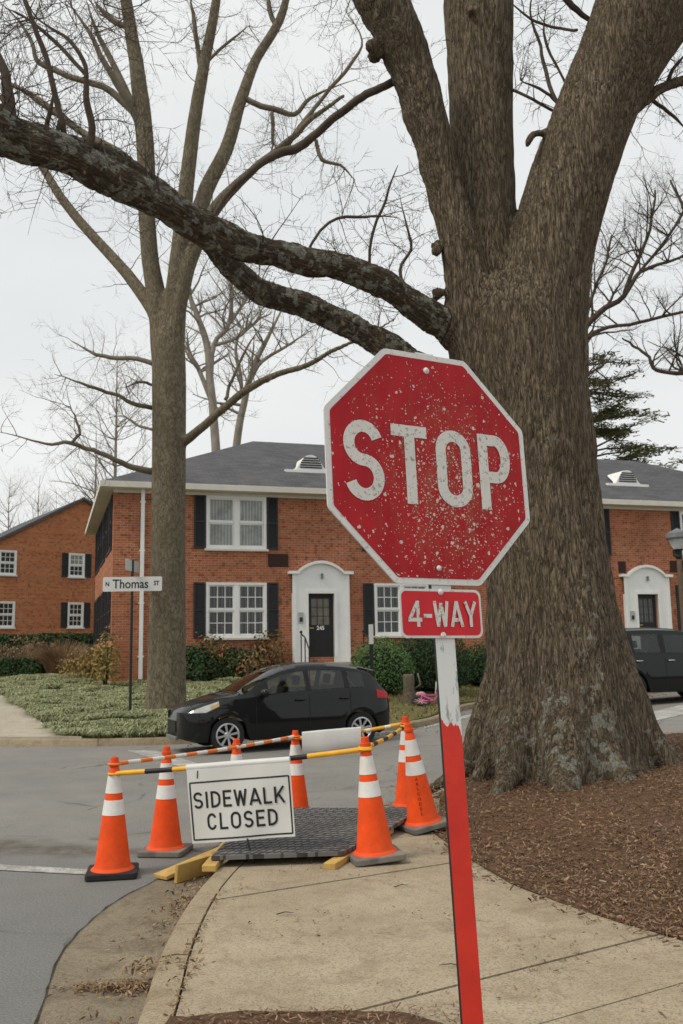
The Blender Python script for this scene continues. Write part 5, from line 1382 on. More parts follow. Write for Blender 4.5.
def oak_lichen(ci, c):
    z = c[:, 2]
    if ci in (6, 7): return np.full(len(c), .31)
    return np.where(z < 2.0, .16 + .09 * np.clip((1.7 - z) / 1.2, 0, 1), .13 + .04 * (c[:, 0] > 2.35)) + .10 * np.exp(-((c[:, 0] - 2.62) / .20) ** 2) * (c[:, 1] < 10.7) * np.clip((3.4 - z) / 1.5, 0, 1) + .055 * np.exp(-((c[:, 0] - 2.12) / .22) ** 2) * (c[:, 1] < 10.7) * np.clip((1.9 - z) / .8, 0, 1)
def knobs(mb):
    r_ = random.Random(5)
    for px, py, Y, w in ((376, 55, Y0 - .45, 22), (437, 246, Y0 - .3, 14), (436, 296, Y0 - .3, 13), (470, 10, Y0 - .1, 18)):
        c = at(px, py, Y); rr = w / 2 * Y / FPX
        for q in range(6):
            r2 = rr * r_.uniform(.35, .75); cc = c + Vector((r_.gauss(0, 1), r_.gauss(0, 1), r_.gauss(0, 1.1))) * rr * .42
            mb.lathe([(0, -r2), (r2 * .7, -r2 * .7), (r2, 0), (r2 * .75, r2 * .65), (0, r2)], 10, Matrix.Translation(cc))
    c = pixel_chain([(562, 118, Y0 - .3, 9), (548, 131, Y0 - .35, 8), (534, 134, Y0 - .4, 7), (528, 142, Y0 - .45, 8), (526, 148, Y0 - .45, 5)]); add_chain(mb, c, 8)
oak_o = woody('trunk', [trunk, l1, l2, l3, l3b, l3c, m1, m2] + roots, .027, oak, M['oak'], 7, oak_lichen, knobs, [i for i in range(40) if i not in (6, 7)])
# slow swelling and fluting of the trunk
import numpy as np
me = oak_o.data; nv = len(me.vertices)
cs = np.empty(nv * 3); me.vertices.foreach_get('co', cs); ns = np.empty(nv * 3); me.vertices.foreach_get('normal', ns)
cs = cs.reshape(-1, 3); ns = ns.reshape(-1, 3); fs_ = np.empty(nv)
for i in range(nv):
    x, y, z = cs[i]; c = Vector((x, y, z))
    f = .010 * noise.noise(c * 4)
    if x < 1.3 and z > 3: f += .030 * noise.noise(c * 2.3) + .018 * noise.noise(c * 6)
    if z < 6:
        k = 1 - sstep(4.2, 6, z); a = math.atan2(y - 10.75, x - 2.3)
        q = .035 * noise.noise(Vector((math.cos(a) * 2.6, math.sin(a) * 2.6, z * .25))) + .020 * noise.noise(Vector((math.cos(a) * 7, math.sin(a) * 7, z * .5)))
        f += k * (q * (1.0 + 1.0 * max(0, 1.4 - z)) + .018 * noise.noise(c * 3.0))
    fu = abs(noise.noise(Vector((x * 15, y * 15, z * 1.5 + .6 * noise.noise(c * 3)))))     # furrows
    fs_[i] = f + .016 * (min(fu, .25) / .25 - .7) * (1 if z < 7 else .7)
cs += ns * fs_[:, None]; me.vertices.foreach_set('co', cs.ravel()); me.update()
rg = random.Random(11)
mb = MB()
# drawn side limbs of the oak
for pts in ([(408, 78, Y0 - .2, 9), (389, 84, Y0 - .25, 8), (372, 92, Y0 - .4, 8), (352, 104, Y0 - .3, 8), (332, 120, Y0 - .2, 8), (318, 132, Y0 - .1, 8), (300, 147, Y0, 9), (280, 153, Y0, 9), (262, 163, Y0 - .1, 9), (240, 182, Y0 - .2, 9), (222, 202, Y0 - .3, 9), (208, 226, Y0 - .5, 10)],
            [(556, 112, Y0, 3), (526, 95, Y0, 3), (505, 85, Y0 + .2, 3), (475, 60, Y0 + .4, 3)], [(572, 120, Y0 - .2, 4), (556, 100, Y0 - .2, 4), (546, 70, Y0, 4), (538, 40, Y0 + .1, 3), (530, 10, Y0 + .2, 3), (536, -20, Y0, 4)],
            [(590, 20, Y0 - .3, 5), (572, 6, Y0 - .4, 7), (556, -12, Y0 - .5, 9)], [(577, 30, Y0 - .3, 3), (555, 27, Y0, 3), (530, 18, Y0, 3), (510, 2, Y0, 4)],
            [(572, 95, Y0, 2.5), (560, 70, Y0, 2.5), (545, 40, Y0, 3), (545, 15, Y0, 3)], [(560, 105, Y0, 3), (545, 92, Y0, 3), (520, 80, Y0, 3)],
            [(650, 98, Y0 + .3, 5), (668, 112, Y0 + .4, 4), (688, 130, Y0 + .5, 3)], [(668, 86, Y0 + .4, 4), (672, 70, Y0 + .4, 4), (690, 50, Y0 + .5, 3)], [(655, 98, Y0 + .3, 4), (640, 72, Y0, 3), (625, 60, Y0 - .2, 3)]):
    c = taper(pixel_chain(pts, 4, .02, len(pts))); add_chain(mb, c, 6); twigs_along(mb, c, 7, .55, .006, 2, rg, kids=(2, 4))
# twigs and water shoots on the low limbs
twigs_along(mb, m1, 70, .75, .007, 2, rg, .18, (0, 0, .7), .3, kids=(2, 5), wig=.7)
twigs_along(mb, m1, 40, .5, .005, 1, rg, .2, (0, 0, -.6), -.1, kids=(2, 4), wig=.8)
twigs_along(mb, m2, 40, .6, .006, 2, rg, .2, (0, 0, .5), .2, kids=(2, 4), wig=.7)
for ch in (l1,): twigs_along(mb, ch, 26, .7, .005, 2, rg, .1, (-.8, -.3, -.1), .0, kids=(2, 4), wig=.8)
twigs_along(mb, l3, 8, .8, .006, 2, rg, .3, (-.6, 0, .1), .0, kids=(2, 4), wig=.7); twigs_along(mb, l3c, 10, .8, .006, 2, rg, .3, None, .1, kids=(2, 4))
# upright shoots on the far left of the long limb
for pts in ([(64, 135, 7.5, 7), (48, 60, 7.4, 6), (28, 10, 7.3, 5), (10, -40, 7.2, 4)], [(12, 130, 7.2, 15), (10, 100, 7.2, 13), (4, 70, 7.2, 10), (-8, 40, 7.2, 8)], [(86, 160, 7.9, 9), (92, 128, 7.9, 8), (86, 95, 7.9, 7), (85, 68, 7.9, 5), (70, 40, 7.9, 4), (40, 20, 8, 3), (20, -10, 8, 3)],
            [(42, 150, 7.7, 5), (48, 120, 7.7, 5), (56, 88, 7.7, 4)], [(58, 145, 7.7, 5), (59, 118, 7.7, 5)], [(-10, 112, 7.2, 12), (6, 106, 7.2, 9), (0, 95, 7.2, 7)],
            [(86, 75, 7.9, 4), (60, 45, 8, 4), (30, 20, 8, 3), (5, 8, 8, 3)], [(370, 278, 10.1, 3), (372, 240, 10, 3), (385, 200, 9.9, 3), (398, 165, 9.8, 3)], [(300, 262, 9.6, 3), (330, 222, 9.6, 3), (365, 216, 9.7, 3), (400, 218, 9.9, 2)],
            [(410, 300, 10.3, 3), (400, 270, 10.4, 3.5), (412, 248, 10.4, 3), (406, 225, 10.4, 2.5), (400, 195, 10.4, 2)]):
    c = taper(pixel_chain(pts, 4, .02, len(pts))); add_chain(mb, c, 6); twigs_along(mb, c, 10, .6, .005, 2, rg, .15, None, .1, kids=(2, 4))
# fine spray hanging in from above, upper left and top centre
for k in range(30):
    px, py = rg.uniform(-20, 120), rg.uniform(-40, 60); p = at(px, py, rg.uniform(7.2, 9))
    grow(mb, p, Vector((rg.uniform(-.4, 1), rg.uniform(-.4, .4), rg.uniform(-.7, .3))), rg.uniform(.5, 1.2), .006, 2, rg, -.05, .6, (3, 5))
for k in range(12):
    px = rg.uniform(290, 400); p = at(px, -15, rg.uniform(9.5, 11))
    grow(mb, p, Vector((rg.uniform(-.7, .5), 0, -.5)), rg.uniform(.5, 1.1), .006, 2, rg, -.05, .6, (2, 4))
oc = mb.build('crown', M['twig'], None, True); oc.parent = oak; oc.location = -oak.location

# --- the pale tree on the far corner
Y1 = 20.6
mp_tree = tree_thing('maple_tree', (-3.95, Y1, .35), 'pale smooth barked bare tree on the far corner beside the street name sign')
tk = pixel_chain([(166, 735, Y1, 56), (166, 718, Y1, 48), (166, 700, Y1, 41), (167, 650, Y1, 38), (168, 560, Y1, 35), (169, 450, Y1, 34), (169, 370, Y1, 34), (168, 335, Y1, 30), (167, 305, Y1, 16)])
ch2 = [[(165, 380, Y1, 26), (161, 325, Y1, 23), (152, 272, Y1, 18), (147, 220, Y1, 17), (146, 160, Y1, 18), (141, 100, Y1, 17), (134, 50, Y1, 14), (126, 0, Y1, 12), (118, -60, Y1, 9)],
       [(171, 380, Y1, 26), (174, 320, Y1, 24), (179, 262, Y1 - .3, 20), (185, 200, Y1 - .4, 16), (193, 130, Y1 - .5, 14), (203, 70, Y1 - .6, 12), (213, 20, Y1 - .7, 10), (222, -50, Y1 - .8, 8)],
       [(174, 345, Y1 + .1, 18), (179, 295, Y1 + .2, 18), (190, 240, Y1 + .4, 17), (206, 190, Y1 + .6, 16), (226, 150, Y1 + .8, 14), (241, 100, Y1 + 1, 12), (256, 60, Y1 + 1.2, 10), (280, 20, Y1 + 1.3, 9), (290, -20, Y1 + 1.4, 6)],
       [(165, 350, Y1 + .1, 18), (157, 318, Y1 + .2, 16), (140, 290, Y1 + .5, 13), (112, 257, Y1 + .9, 11), (80, 222, Y1 + 1.3, 10), (55, 188, Y1 + 1.6, 9), (38, 160, Y1 + 1.9, 7)],
       [(174, 345, Y1 - .1, 15), (183, 290, Y1 - .3, 15), (196, 245, Y1 - .5, 14), (216, 207, Y1 - .7, 13), (240, 182, Y1 - .9, 10), (262, 162, Y1 - 1.1, 8), (290, 140, Y1 - 1.3, 7), (312, 118, Y1 - 1.4, 6), (345, 95, Y1 - 1.5, 4)],
       [(178, 444, Y1, 14), (190, 437, Y1 - .2, 10), (206, 424, Y1 - .5, 9), (230, 403, Y1 - .9, 8.5), (252, 387, Y1 - 1.2, 8), (276, 375, Y1 - 1.5, 7), (310, 364, Y1 - 1.8, 6), (338, 348, Y1 - 2, 5), (366, 336, Y1 - 2.2, 4), (396, 318, Y1 - 2.4, 3)]]
ch2 = [pixel_chain(c, 4, .02, i) for i, c in enumerate(ch2)]
import numpy as np
woody('trunk', [tk] + ch2, .045, mp_tree, M['maple'], 3, lambda ci, c: np.full(len(c), .14), None, list(range(10)))
rg = random.Random(23); mb = MB()
side = [[(143, 130, Y1, 8), (122, 92, Y1 - .3, 7), (104, 62, Y1 - .5, 6), (88, 30, Y1 - .6, 5), (66, 0, Y1 - .7, 4)], [(144, 135, Y1, 7), (128, 95, Y1 + .4, 7), (112, 62, Y1 + .6, 6), (96, 30, Y1 + .8, 5), (86, 0, Y1 + .9, 4)],
        [(140, 120, Y1, 8), (112, 92, Y1, 7), (75, 78, Y1 + .2, 6), (50, 68, Y1 + .3, 6), (37, 60, Y1 + .3, 5), (32, 42, Y1 + .3, 5), (18, 20, Y1 + .3, 4), (0, 2, Y1 + .3, 3)],
        [(146, 178, Y1, 9), (118, 152, Y1 + .3, 8), (85, 134, Y1 + .6, 7), (50, 108, Y1 + .9, 7), (15, 86, Y1 + 1.2, 6), (-15, 70, Y1 + 1.4, 5)], [(128, 28, Y1, 6), (110, 18, Y1, 6), (95, 2, Y1, 5)],
        [(240, 96, Y1 + 1, 6), (256, 104, Y1 + 1, 6), (276, 110, Y1 + 1, 6), (294, 114, Y1 + 1, 5), (310, 98, Y1 + 1, 4), (332, 88, Y1 + 1, 3), (360, 78, Y1 + 1, 2)], [(275, 25, Y1 + 1.3, 5), (270, 8, Y1 + 1.3, 5), (268, -15, Y1 + 1.3, 4)],
        [(200, 65, Y1 - .6, 5), (196, 35, Y1 - .6, 5), (190, -5, Y1 - .6, 4)], [(208, 62, Y1, 3), (225, 45, Y1, 3), (250, 25, Y1, 2)], [(272, 112, Y1 + 1, 4), (273, 130, Y1 + 1, 4), (272, 150, Y1 + 1, 3)],
        [(316, 140, Y1 - 1.2, 4), (322, 160, Y1 - 1.2, 4), (340, 165, Y1 - 1.2, 3), (355, 180, Y1 - 1.2, 3)], [(284, 150, Y1 - 1.2, 6), (305, 120, Y1 - 1.3, 5), (325, 95, Y1 - 1.3, 4), (350, 65, Y1 - 1.4, 4), (362, 40, Y1 - 1.4, 3), (345, 10, Y1 - 1.4, 2)],
        [(154, 472, Y1, 7), (132, 467, Y1 - .3, 6), (110, 457, Y1 - .6, 5), (88, 449, Y1 - .8, 4.5), (70, 443, Y1 - 1, 4), (45, 444, Y1 - 1.2, 3), (20, 437, Y1 - 1.4, 2.5), (-5, 431, Y1 - 1.5, 2)], [(70, 443, Y1 - 1, 3), (80, 434, Y1 - 1, 3), (76, 420, Y1 - 1, 2.5), (70, 405, Y1 - 1, 2)],
        [(153, 408, Y1, 5), (135, 404, Y1 - .4, 4.5), (118, 396, Y1 - .7, 4), (95, 388, Y1 - 1, 3.5), (75, 381, Y1 - 1.3, 3), (54, 374, Y1 - 1.5, 2)], [(153, 364, Y1, 5), (130, 358, Y1 + .4, 4.5), (105, 357, Y1 + .8, 4), (88, 350, Y1 + 1, 3), (68, 338, Y1 + 1.2, 2)],
        [(153, 430, Y1, 3), (135, 424, Y1 + .5, 2.5), (122, 414, Y1 + .8, 2)], [(152, 385, Y1, 3), (140, 382, Y1 - .4, 3), (125, 388, Y1 - .6, 2)], [(225, 400, Y1 - .9, 4), (232, 380, Y1 - .9, 3.5), (245, 350, Y1 - 1, 3), (262, 325, Y1 - 1, 2)]]
for i, s in enumerate(side):
    c = taper(pixel_chain(s, 4, .03, i + 30)); add_chain(mb, c, 6); twigs_along(mb, c, 14 if i > 11 else 18, .9, .009, 2, rg, .2, None, .15, kids=(2, 5))
for i, c in enumerate(ch2): twigs_along(mb, c, (14, 12, 16, 18, 22, 24)[i], 1.1, .011, 2, rg, .25, None, .2, kids=(2, 5))
mc = mb.build('crown', M['palewood'], None, True); mc.parent = mp_tree; mc.location = -mp_tree.location

# --- bare trees behind the houses
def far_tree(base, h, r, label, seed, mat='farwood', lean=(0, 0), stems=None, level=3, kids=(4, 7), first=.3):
    t = tree_thing('bare_tree', base, label); rg = random.Random(seed); b = Vector(base)
    tm, cm = MB(), MB()
    if stems is None:
        pts = [(b.x + lean[0] * q + .12 * h * .1 * noise.noise(Vector((q * 3, seed, 1))), b.y + lean[1] * q, b.z - .3 + (h + .3) * q, r * (1 - .95 * q)) for q in [k / 8 for k in range(9)]]
        stems = [[(Vector(q[:3]), q[3]) for q in catmull(pts, 3)]]
    for s in stems: add_chain(tm, s, 8)
    a = tm.build('trunk', M[mat], None, True); a.parent = t; a.location = -t.location
    for s in stems:
        n_ = len(s)
        for k in range(int(h * 2.6) if len(stems) == 1 else 16):
            q = rg.uniform(first, .97); i = int(q * (n_ - 1)); p = s[i][0]; an = rg.uniform(0, 6.28); el = rg.uniform(.3, 1.0)
            grow(cm, p, Vector((math.cos(an) * math.cos(el), math.sin(an) * math.cos(el), math.sin(el))), h * rg.uniform(.16, .34) * (1.15 - q * .6), s[i][1] * rg.uniform(.35, .6), level, rg, .25, .5, kids)
    c = cm.build('crown', M[mat], None, True); c.parent = t; c.location = -t.location
    return t
def gp(px, Y, z): p = at(px, 640, Y); return (p.x, Y, z)
Y5 = 46
st = [taper(pixel_chain(c, 4, .06, i)) for i, c in enumerate([
    [(222, 560, Y5, 11), (216, 450, Y5, 9), (211, 390, Y5, 8), (207, 345, Y5, 7), (198, 318, Y5, 5.5), (190, 296, Y5, 5), (186, 270, Y5, 4), (180, 240, Y5, 3)],
    [(210, 385, Y5, 6), (214, 345, Y5, 5), (228, 325, Y5, 4.5), (232, 295, Y5, 4), (228, 262, Y5, 3)], [(216, 345, Y5, 4), (236, 338, Y5, 3.5), (256, 322, Y5, 3), (272, 312, Y5, 2.5)], [(211, 400, Y5, 5), (200, 372, Y5, 4.5), (190, 352, Y5, 4), (186, 330, Y5, 3)],
    [(228, 325, Y5, 3), (246, 300, Y5, 3), (252, 276, Y5, 2.5)]])]
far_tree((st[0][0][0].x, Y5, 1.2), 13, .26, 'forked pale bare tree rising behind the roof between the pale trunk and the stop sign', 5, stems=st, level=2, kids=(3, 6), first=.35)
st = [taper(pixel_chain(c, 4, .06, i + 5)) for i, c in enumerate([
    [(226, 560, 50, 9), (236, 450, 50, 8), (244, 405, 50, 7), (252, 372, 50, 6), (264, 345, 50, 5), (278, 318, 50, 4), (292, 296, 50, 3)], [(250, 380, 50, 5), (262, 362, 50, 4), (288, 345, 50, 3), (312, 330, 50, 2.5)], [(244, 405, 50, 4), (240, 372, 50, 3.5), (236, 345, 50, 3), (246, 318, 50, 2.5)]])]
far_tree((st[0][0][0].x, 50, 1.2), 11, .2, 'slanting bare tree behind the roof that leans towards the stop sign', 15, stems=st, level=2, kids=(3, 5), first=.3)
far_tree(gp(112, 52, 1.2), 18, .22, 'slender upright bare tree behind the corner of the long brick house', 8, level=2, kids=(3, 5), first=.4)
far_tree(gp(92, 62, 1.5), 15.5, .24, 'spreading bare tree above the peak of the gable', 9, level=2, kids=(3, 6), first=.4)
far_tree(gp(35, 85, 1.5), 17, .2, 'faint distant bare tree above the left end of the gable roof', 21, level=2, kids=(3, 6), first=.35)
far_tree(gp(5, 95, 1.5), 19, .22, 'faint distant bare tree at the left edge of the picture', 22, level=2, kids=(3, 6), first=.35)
# bare tree rising behind the oak trunk and spreading right
Y3 = 44
st = [pixel_chain(c, 4, .08, i) for i, c in enumerate([
    [(560, 520, Y3, 12), (566, 420, Y3, 11), (574, 360, Y3, 9), (584, 330, Y3, 7), (600, 312, Y3, 6), (624, 296, Y3, 5), (640, 272, Y3, 4), (668, 262, Y3, 3), (700, 250, Y3, 2)],
    [(580, 345, Y3, 5), (600, 330, Y3, 4), (640, 322, Y3, 3.5), (683, 312, Y3, 3), (720, 306, Y3, 2)], [(624, 296, Y3, 4), (634, 268, Y3, 4), (650, 230, Y3, 3), (655, 190, Y3, 2)], [(640, 272, Y3, 3), (668, 236, Y3, 3), (690, 200, Y3, 2)], [(584, 330, Y3, 4), (592, 300, Y3, 3), (606, 260, Y3, 2.5), (612, 235, Y3, 2)]])]
tb = far_tree((st[0][0][0].x, Y3, 1.2), 14, .3, 'bare tree spreading fine twigs to the right of the oak trunk', 31, 'twig', stems=st, level=2, kids=(4, 7), first=.15)
st = [pixel_chain(c, 4, .08, i + 9) for i, c in enumerate([[(760, 640, 40, 16), (755, 450, 40, 13), (740, 390, 40, 10), (715, 376, 40, 7), (683, 373, 40, 5), (657, 370, 40, 4), (646, 354, 40, 3), (632, 345, 40, 2.5), (622, 338, 40, 1.5)],
    [(748, 410, 40, 8), (730, 330, 40, 6), (712, 270, 40, 5), (690, 220, 40, 4), (670, 180, 40, 2)], [(755, 430, 40, 8), (765, 300, 40, 6), (750, 200, 40, 3)]])]
far_tree((st[0][0][0].x, 40, 1.4), 12, .3, 'bare tree reaching in from the right edge', 33, 'twig', stems=st, level=2, kids=(4, 7), first=.3)
# cedar behind the right part of the house, flat open layers
Y4 = 52; cb = at(606, 640, Y4)
cd = tree_thing('cedar_tree', (cb.x, Y4, 1.3), 'open layered evergreen cedar behind the right end of the roof'); rg = random.Random(41)
tm, nm = MB(), MB(); top = at(600, 335, Y4).z
tm.tube([(cb.x, Y4, 1), (cb.x - .3, Y4, 6), (cb.x - .5, Y4, 11), (cb.x - .6, Y4, top)], [.3, .26, .16, .03], 8)
for k in range(80):
    z = rg.uniform(7.2, top - 1.8); an = rg.gauss(-.3, 1.3) if k % 2 else rg.uniform(0, 6.28); ln = (6.6 - 4.6 * (z - 8.5) / (top - 8.5)) * rg.uniform(.6, 1.1)
    d = Vector((math.cos(an), math.sin(an), rg.uniform(-.05, .35))); p = Vector((cb.x - .5, Y4, z)); pts = [p]; 
    for s in range(7): d = (d + Vector((rg.gauss(0, .15), rg.gauss(0, .15), rg.gauss(-.03, .10)))).normalized(); pts.append(pts[-1] + d * ln / 7)
    tm.tube(pts, [.07 * (1 - .8 * i / 7) for i in range(8)], 5)
    for i in range(3, 8):
        for q in range(rg.randint(26, 48)):
            c = pts[i] + Vector((rg.gauss(0, .32), rg.gauss(0, .32), rg.gauss(.06, .08))); a = rg.uniform(0, 6.28); l = rg.uniform(.10, .24)
            u = Vector((math.cos(a), math.sin(a), rg.uniform(-.2, .4))) * l; v = Vector((-math.sin(a), math.cos(a), rg.uniform(-.5, .5))) * .05
            nm.add([c - u - v, c + u - v * .3, c + u + v * .3, c - u + v], ((0, 1, 2, 3),))
a = tm.build('trunk', M['twig'], None, True); a.parent = cd; a.location = -cd.location
a = nm.build('crown', M['needle'], None); a.parent = cd; a.location = -cd.location

# ------------------------------------------------------------------ planting
def leaf(mb, c, nrm, l, w, rg):
    t = nrm.orthogonal().normalized(); t.rotate(Matrix.Rotation(rg.uniform(0, 6.28), 3, nrm)); b = nrm.cross(t)
    mb.add([c - t * l, c + b * w + nrm * w * .3, c + t * l, c - b * w + nrm * w * .3], ((0, 1, 2, 3),))
def bush(name, c, rx, ry, rz, label, cat, mat, n, ls, seed, shape='round', group=None, clump=.22, jit=1.0):
    """clipped or loose shrub: leaves on and within an uneven volume over a few stems"""
    t = thing(name, c, label, cat, 0, group); rg = random.Random(seed); mb = MB()
    for k in range(n):
        if shape == 'box':
            f = rg.choice((0, 0, 1, 2, 2, 3)); u, v = rg.uniform(-1, 1), rg.uniform(0, 1)
            p, nr = {0: (Vector((u * rx, -ry, v * rz)), Vector((0, -1, .2))), 1: (Vector((rx, u * ry, v * rz)), Vector((1, 0, .2))), 2: (Vector((u * rx, rg.uniform(-1, 1) * ry, rz)), Vector((0, 0, 1))), 3: (Vector((-rx, u * ry, v * rz)), Vector((-1, 0, .2)))}[f]
            p += nr * (noise.noise(Vector((p.x * 1.5, p.y * 1.5, p.z * 2 + seed))) * .10 - abs(rg.gauss(0, .05)))
        else:
            a = rg.uniform(0, 6.28); cz = rg.uniform(-.55, 1); s = math.sqrt(1 - cz * cz); nr = Vector((math.cos(a) * s, math.sin(a) * s, cz))
            bl = 1 + clump * noise.noise(nr * 2.3 + Vector((seed, 0, 0))) + clump * .6 * noise.noise(nr * 6 + Vector((0, seed, 0)))
            dep = 1 - abs(rg.gauss(0, .12 * jit))
            p = Vector((nr.x * rx, nr.y * ry, nr.z * rz * .64 + rz * .40)) * 1.0
            ctr = Vector((0, 0, rz * .40)); p = ctr + (p - ctr) * bl * dep
            if p.z < .02: p.z = rg.uniform(.02, .2)
        nn = (nr + Vector((rg.gauss(0, .6), rg.gauss(0, .6), rg.gauss(.1, .5)))).normalized()
        leaf(mb, p, nn, ls * rg.uniform(.6, 1.3), ls * .5 * rg.uniform(.7, 1.2), rg)
    mb.build('foliage', M[mat], t)
    sm = MB()
    for k in range(7):
        a = rg.uniform(0, 6.28); e = Vector((math.cos(a) * rx * .6, math.sin(a) * ry * .6, rz * .7)); sm.tube([Vector((e.x * .15, e.y * .15, -.05)), e * .5, e], [.02, .015, .006], 5)
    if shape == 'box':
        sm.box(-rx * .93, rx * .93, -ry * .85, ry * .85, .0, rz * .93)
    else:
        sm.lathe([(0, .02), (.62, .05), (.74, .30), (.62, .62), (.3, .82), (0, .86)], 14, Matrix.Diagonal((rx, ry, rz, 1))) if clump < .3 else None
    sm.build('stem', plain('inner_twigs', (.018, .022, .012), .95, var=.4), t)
    return t
def gl(x, y): return (x, y, lawn_z(x, y))
bush('boxwood_bush', gl(.95, 24.2), .86, .78, 1.36, 'rounded clipped boxwood in front of the ground floor window', 'bush', 'boxwood', 5200, .035, 3, clump=.12)
bush('boxwood_bush', gl(2.35, 25.6), 1.15, .85, 1.62, 'larger dark clipped bush behind the stop sign post', 'bush', 'hedge', 6500, .04, 4, clump=.14)
bush('boxwood_bush', gl(4.3, 27.6), 1.1, .8, 1.15, 'low dark bush between the sign post and the oak trunk', 'bush', 'hedge', 4200, .045, 6, clump=.2)
for i, (px, Y, rx, rz, mt, lab) in enumerate(((194, 28.2, .8, 1.25, 'hedge', 'dark green shrub beside the pale tree trunk at the house wall'), (212, 28.4, .75, 1.75, 'nandina', 'mixed green and red leaved shrub under the left ground floor window'), (237, 28.6, .8, 1.05, 'hedge', 'low dark evergreen shrub under the right half of the ground floor window'),
                                          (268, 29.2, .65, 1.7, 'nandina', 'tall loose shrub with reddish leaves left of the white doorway'), (252, 28.3, .5, 1.0, 'nandina', 'small yellowish shrub beneath the ground floor window sill'))):
    c = at(px, 650, Y); bush('shrub', gl(c.x, Y), rx, .5, rz * .86, lab, 'shrub', mt, 620 if mt == 'nandina' else 1800, .065, 50 + i, clump=.42 if mt == 'nandina' else .25, jit=2.4 if mt == 'nandina' else 1)
c = at(106, 650, 27.2); bush('shrub', gl(c.x, 27.2), .42, .4, 1.65, 'loose yellow green climber at the corner of the long brick house', 'shrub', 'yellowleaf', 620, .07, 71, clump=.5, jit=2.6)
c = at(86, 650, 29.5); bush('shrub', gl(c.x, 29.5), .85, .5, .95, 'yellow leaved low shrub beside the corner of the long brick house', 'shrub', 'yellowleaf', 650, .06, 72, clump=.4, jit=2.2)
c = at(35, 650, 43); bush('hedge', (c.x, 43, lawn_z(c.x, 43) - .1), 3.4, 1.0, 1.75, 'long clipped dark green hedge below the gable house', 'hedge', 'hedge', 9000, .07, 80, 'box')
c = at(10, 650, 36.5); bush('hedge', (c.x, 36.5, lawn_z(c.x, 36.5) - .2), 1.5, .8, .85, 'low dark green hedge block at the left edge', 'hedge', 'hedge', 5000, .06, 81, 'box')
def grass_clump(px, Y, r, h, n, mat, label, seed, heads=False):
    c = at(px, 650, Y); t = thing('dry_bush', gl(c.x, Y), label, 'bush'); rg = random.Random(seed); mb = MB(); hb = MB()
    for k in range(n):
        a = rg.uniform(0, 6.28); q = rg.random() ** .5; b = Vector((math.cos(a) * r * .5 * q, math.sin(a) * r * .5 * q, 0)); o_ = Vector((math.cos(a), math.sin(a), 0)) * r * q * rg.uniform(.5, 1.1)
        hh = h * rg.uniform(.6, 1.05) * (1 - .3 * q); mb.tube([b, b + o_ * .3 + Vector((0, 0, hh * .6)), b + o_ + Vector((0, 0, hh))], [.012, .009, .004], 3, False)
        if heads and rg.random() < .5:
            for m_ in range(14): leaf(hb, b + o_ + Vector((rg.gauss(0, .07), rg.gauss(0, .07), hh + rg.gauss(0, .06))), Vector((rg.gauss(0, 1), rg.gauss(0, 1), rg.gauss(0, 1))).normalized(), .05, .03, rg)
    mb.build('stalks', M[mat], t)
    if heads: hb.build('flower_heads', M['dry'], t)
grass_clump(62, 36, 1.0, 1.5, 700, 'dry', 'rounded dry brown bush of bare stalks below the gable house', 91)
grass_clump(22, 37.5, 1.1, 1.55, 150, 'dry', 'dry hydrangea with tan flower heads before the dark hedge', 92, True)
grass_clump(84, 33.0, .7, .9, 300, 'dry', 'tan dry bush beside the yellow leaved shrub', 93)

# ground cover on the far corner, in drooping tufts; lawn blades; litter; chips
def inside(x, y, poly):
    c = False
    for i in range(len(poly)):
        (a, b), (d, e) = poly[i - 1], poly[i]
        if (b > y) != (e > y) and x < (d - a) * (y - b) / (e - b) + a: c = not c
    return c
path_poly = pr + pl
rg = random.Random(61); mb = MB(); n = 0
while n < 2300:
    x, y = rg.uniform(-11, -1.9), 17.8 + 15 * rg.random() ** 1.25
    nn_ = (x + 3.3) * -.3 + (y - 17.6) * .954
    fy = lerp_prof([(p[0], p[1]) for p in fk_in if -13 < p[0] < 2])(x)
    if y < fy + .10 or inside(x, y, path_poly): continue
    if x > -3.1 + .4 * noise.noise(Vector((x, y, 0))) and y > 19: continue
    if math.hypot(x + 3.95, y - 20.6) < .6: continue
    if noise.noise(Vector((x * .9, y * .9, 4))) < -.28: continue
    if abs((y - 19.35) + .25 * (x + 5)) < .16 and x < -3.9: continue
    n += 1; z = lawn_z(x, y)
    hh = rg.uniform(.08, .17)
    fl = rg.uniform(0, 6.28)
    for k in range(36):
        a = fl + rg.gauss(0, 1.3); d = Vector((math.cos(a), math.sin(a), 0)); s = Vector((-d.y, d.x, 0)) * .008; b = Vector((x + rg.gauss(0, .05), y + rg.gauss(0, .05), z)); l = rg.uniform(.14, .36)
        p1 = b + d * l * .45 + Vector((0, 0, hh)); p2 = b + d * l * 1.2 + Vector((0, 0, hh * rg.uniform(.3, .75)))
        mb.add([b - s, b + s, p1 + s, p1 - s, p2], ((0, 1, 2, 3), (3, 2, 4)))
stuff(mb.build('ground_cover', M['blade']))
mb = MB()
for k in range(15000):
    x, y = rg.uniform(-6, 9), rg.uniform(18.2, 31)
    fy = lerp_prof([(p[0], p[1]) for p in fk_in])(x)
    if y < fy + .05 or (x < -3 and y < 26): continue
    if noise.noise(Vector((x * .5, y * .5, 9))) < -.25: continue
    z = lawn_z(x, y) - .01; a = rg.uniform(0, 6.28); d = Vector((math.cos(a), math.sin(a), 0)); s = Vector((-d.y, d.x, 0)) * .012; l = rg.uniform(.03, .10); b = Vector((x, y, z))
    mb.add([b - s, b + s, b + d * l * .7 + Vector((0, 0, l))], ((0, 1, 2),))
stuff(mb.build('lawn_grass', M['grassblade']))
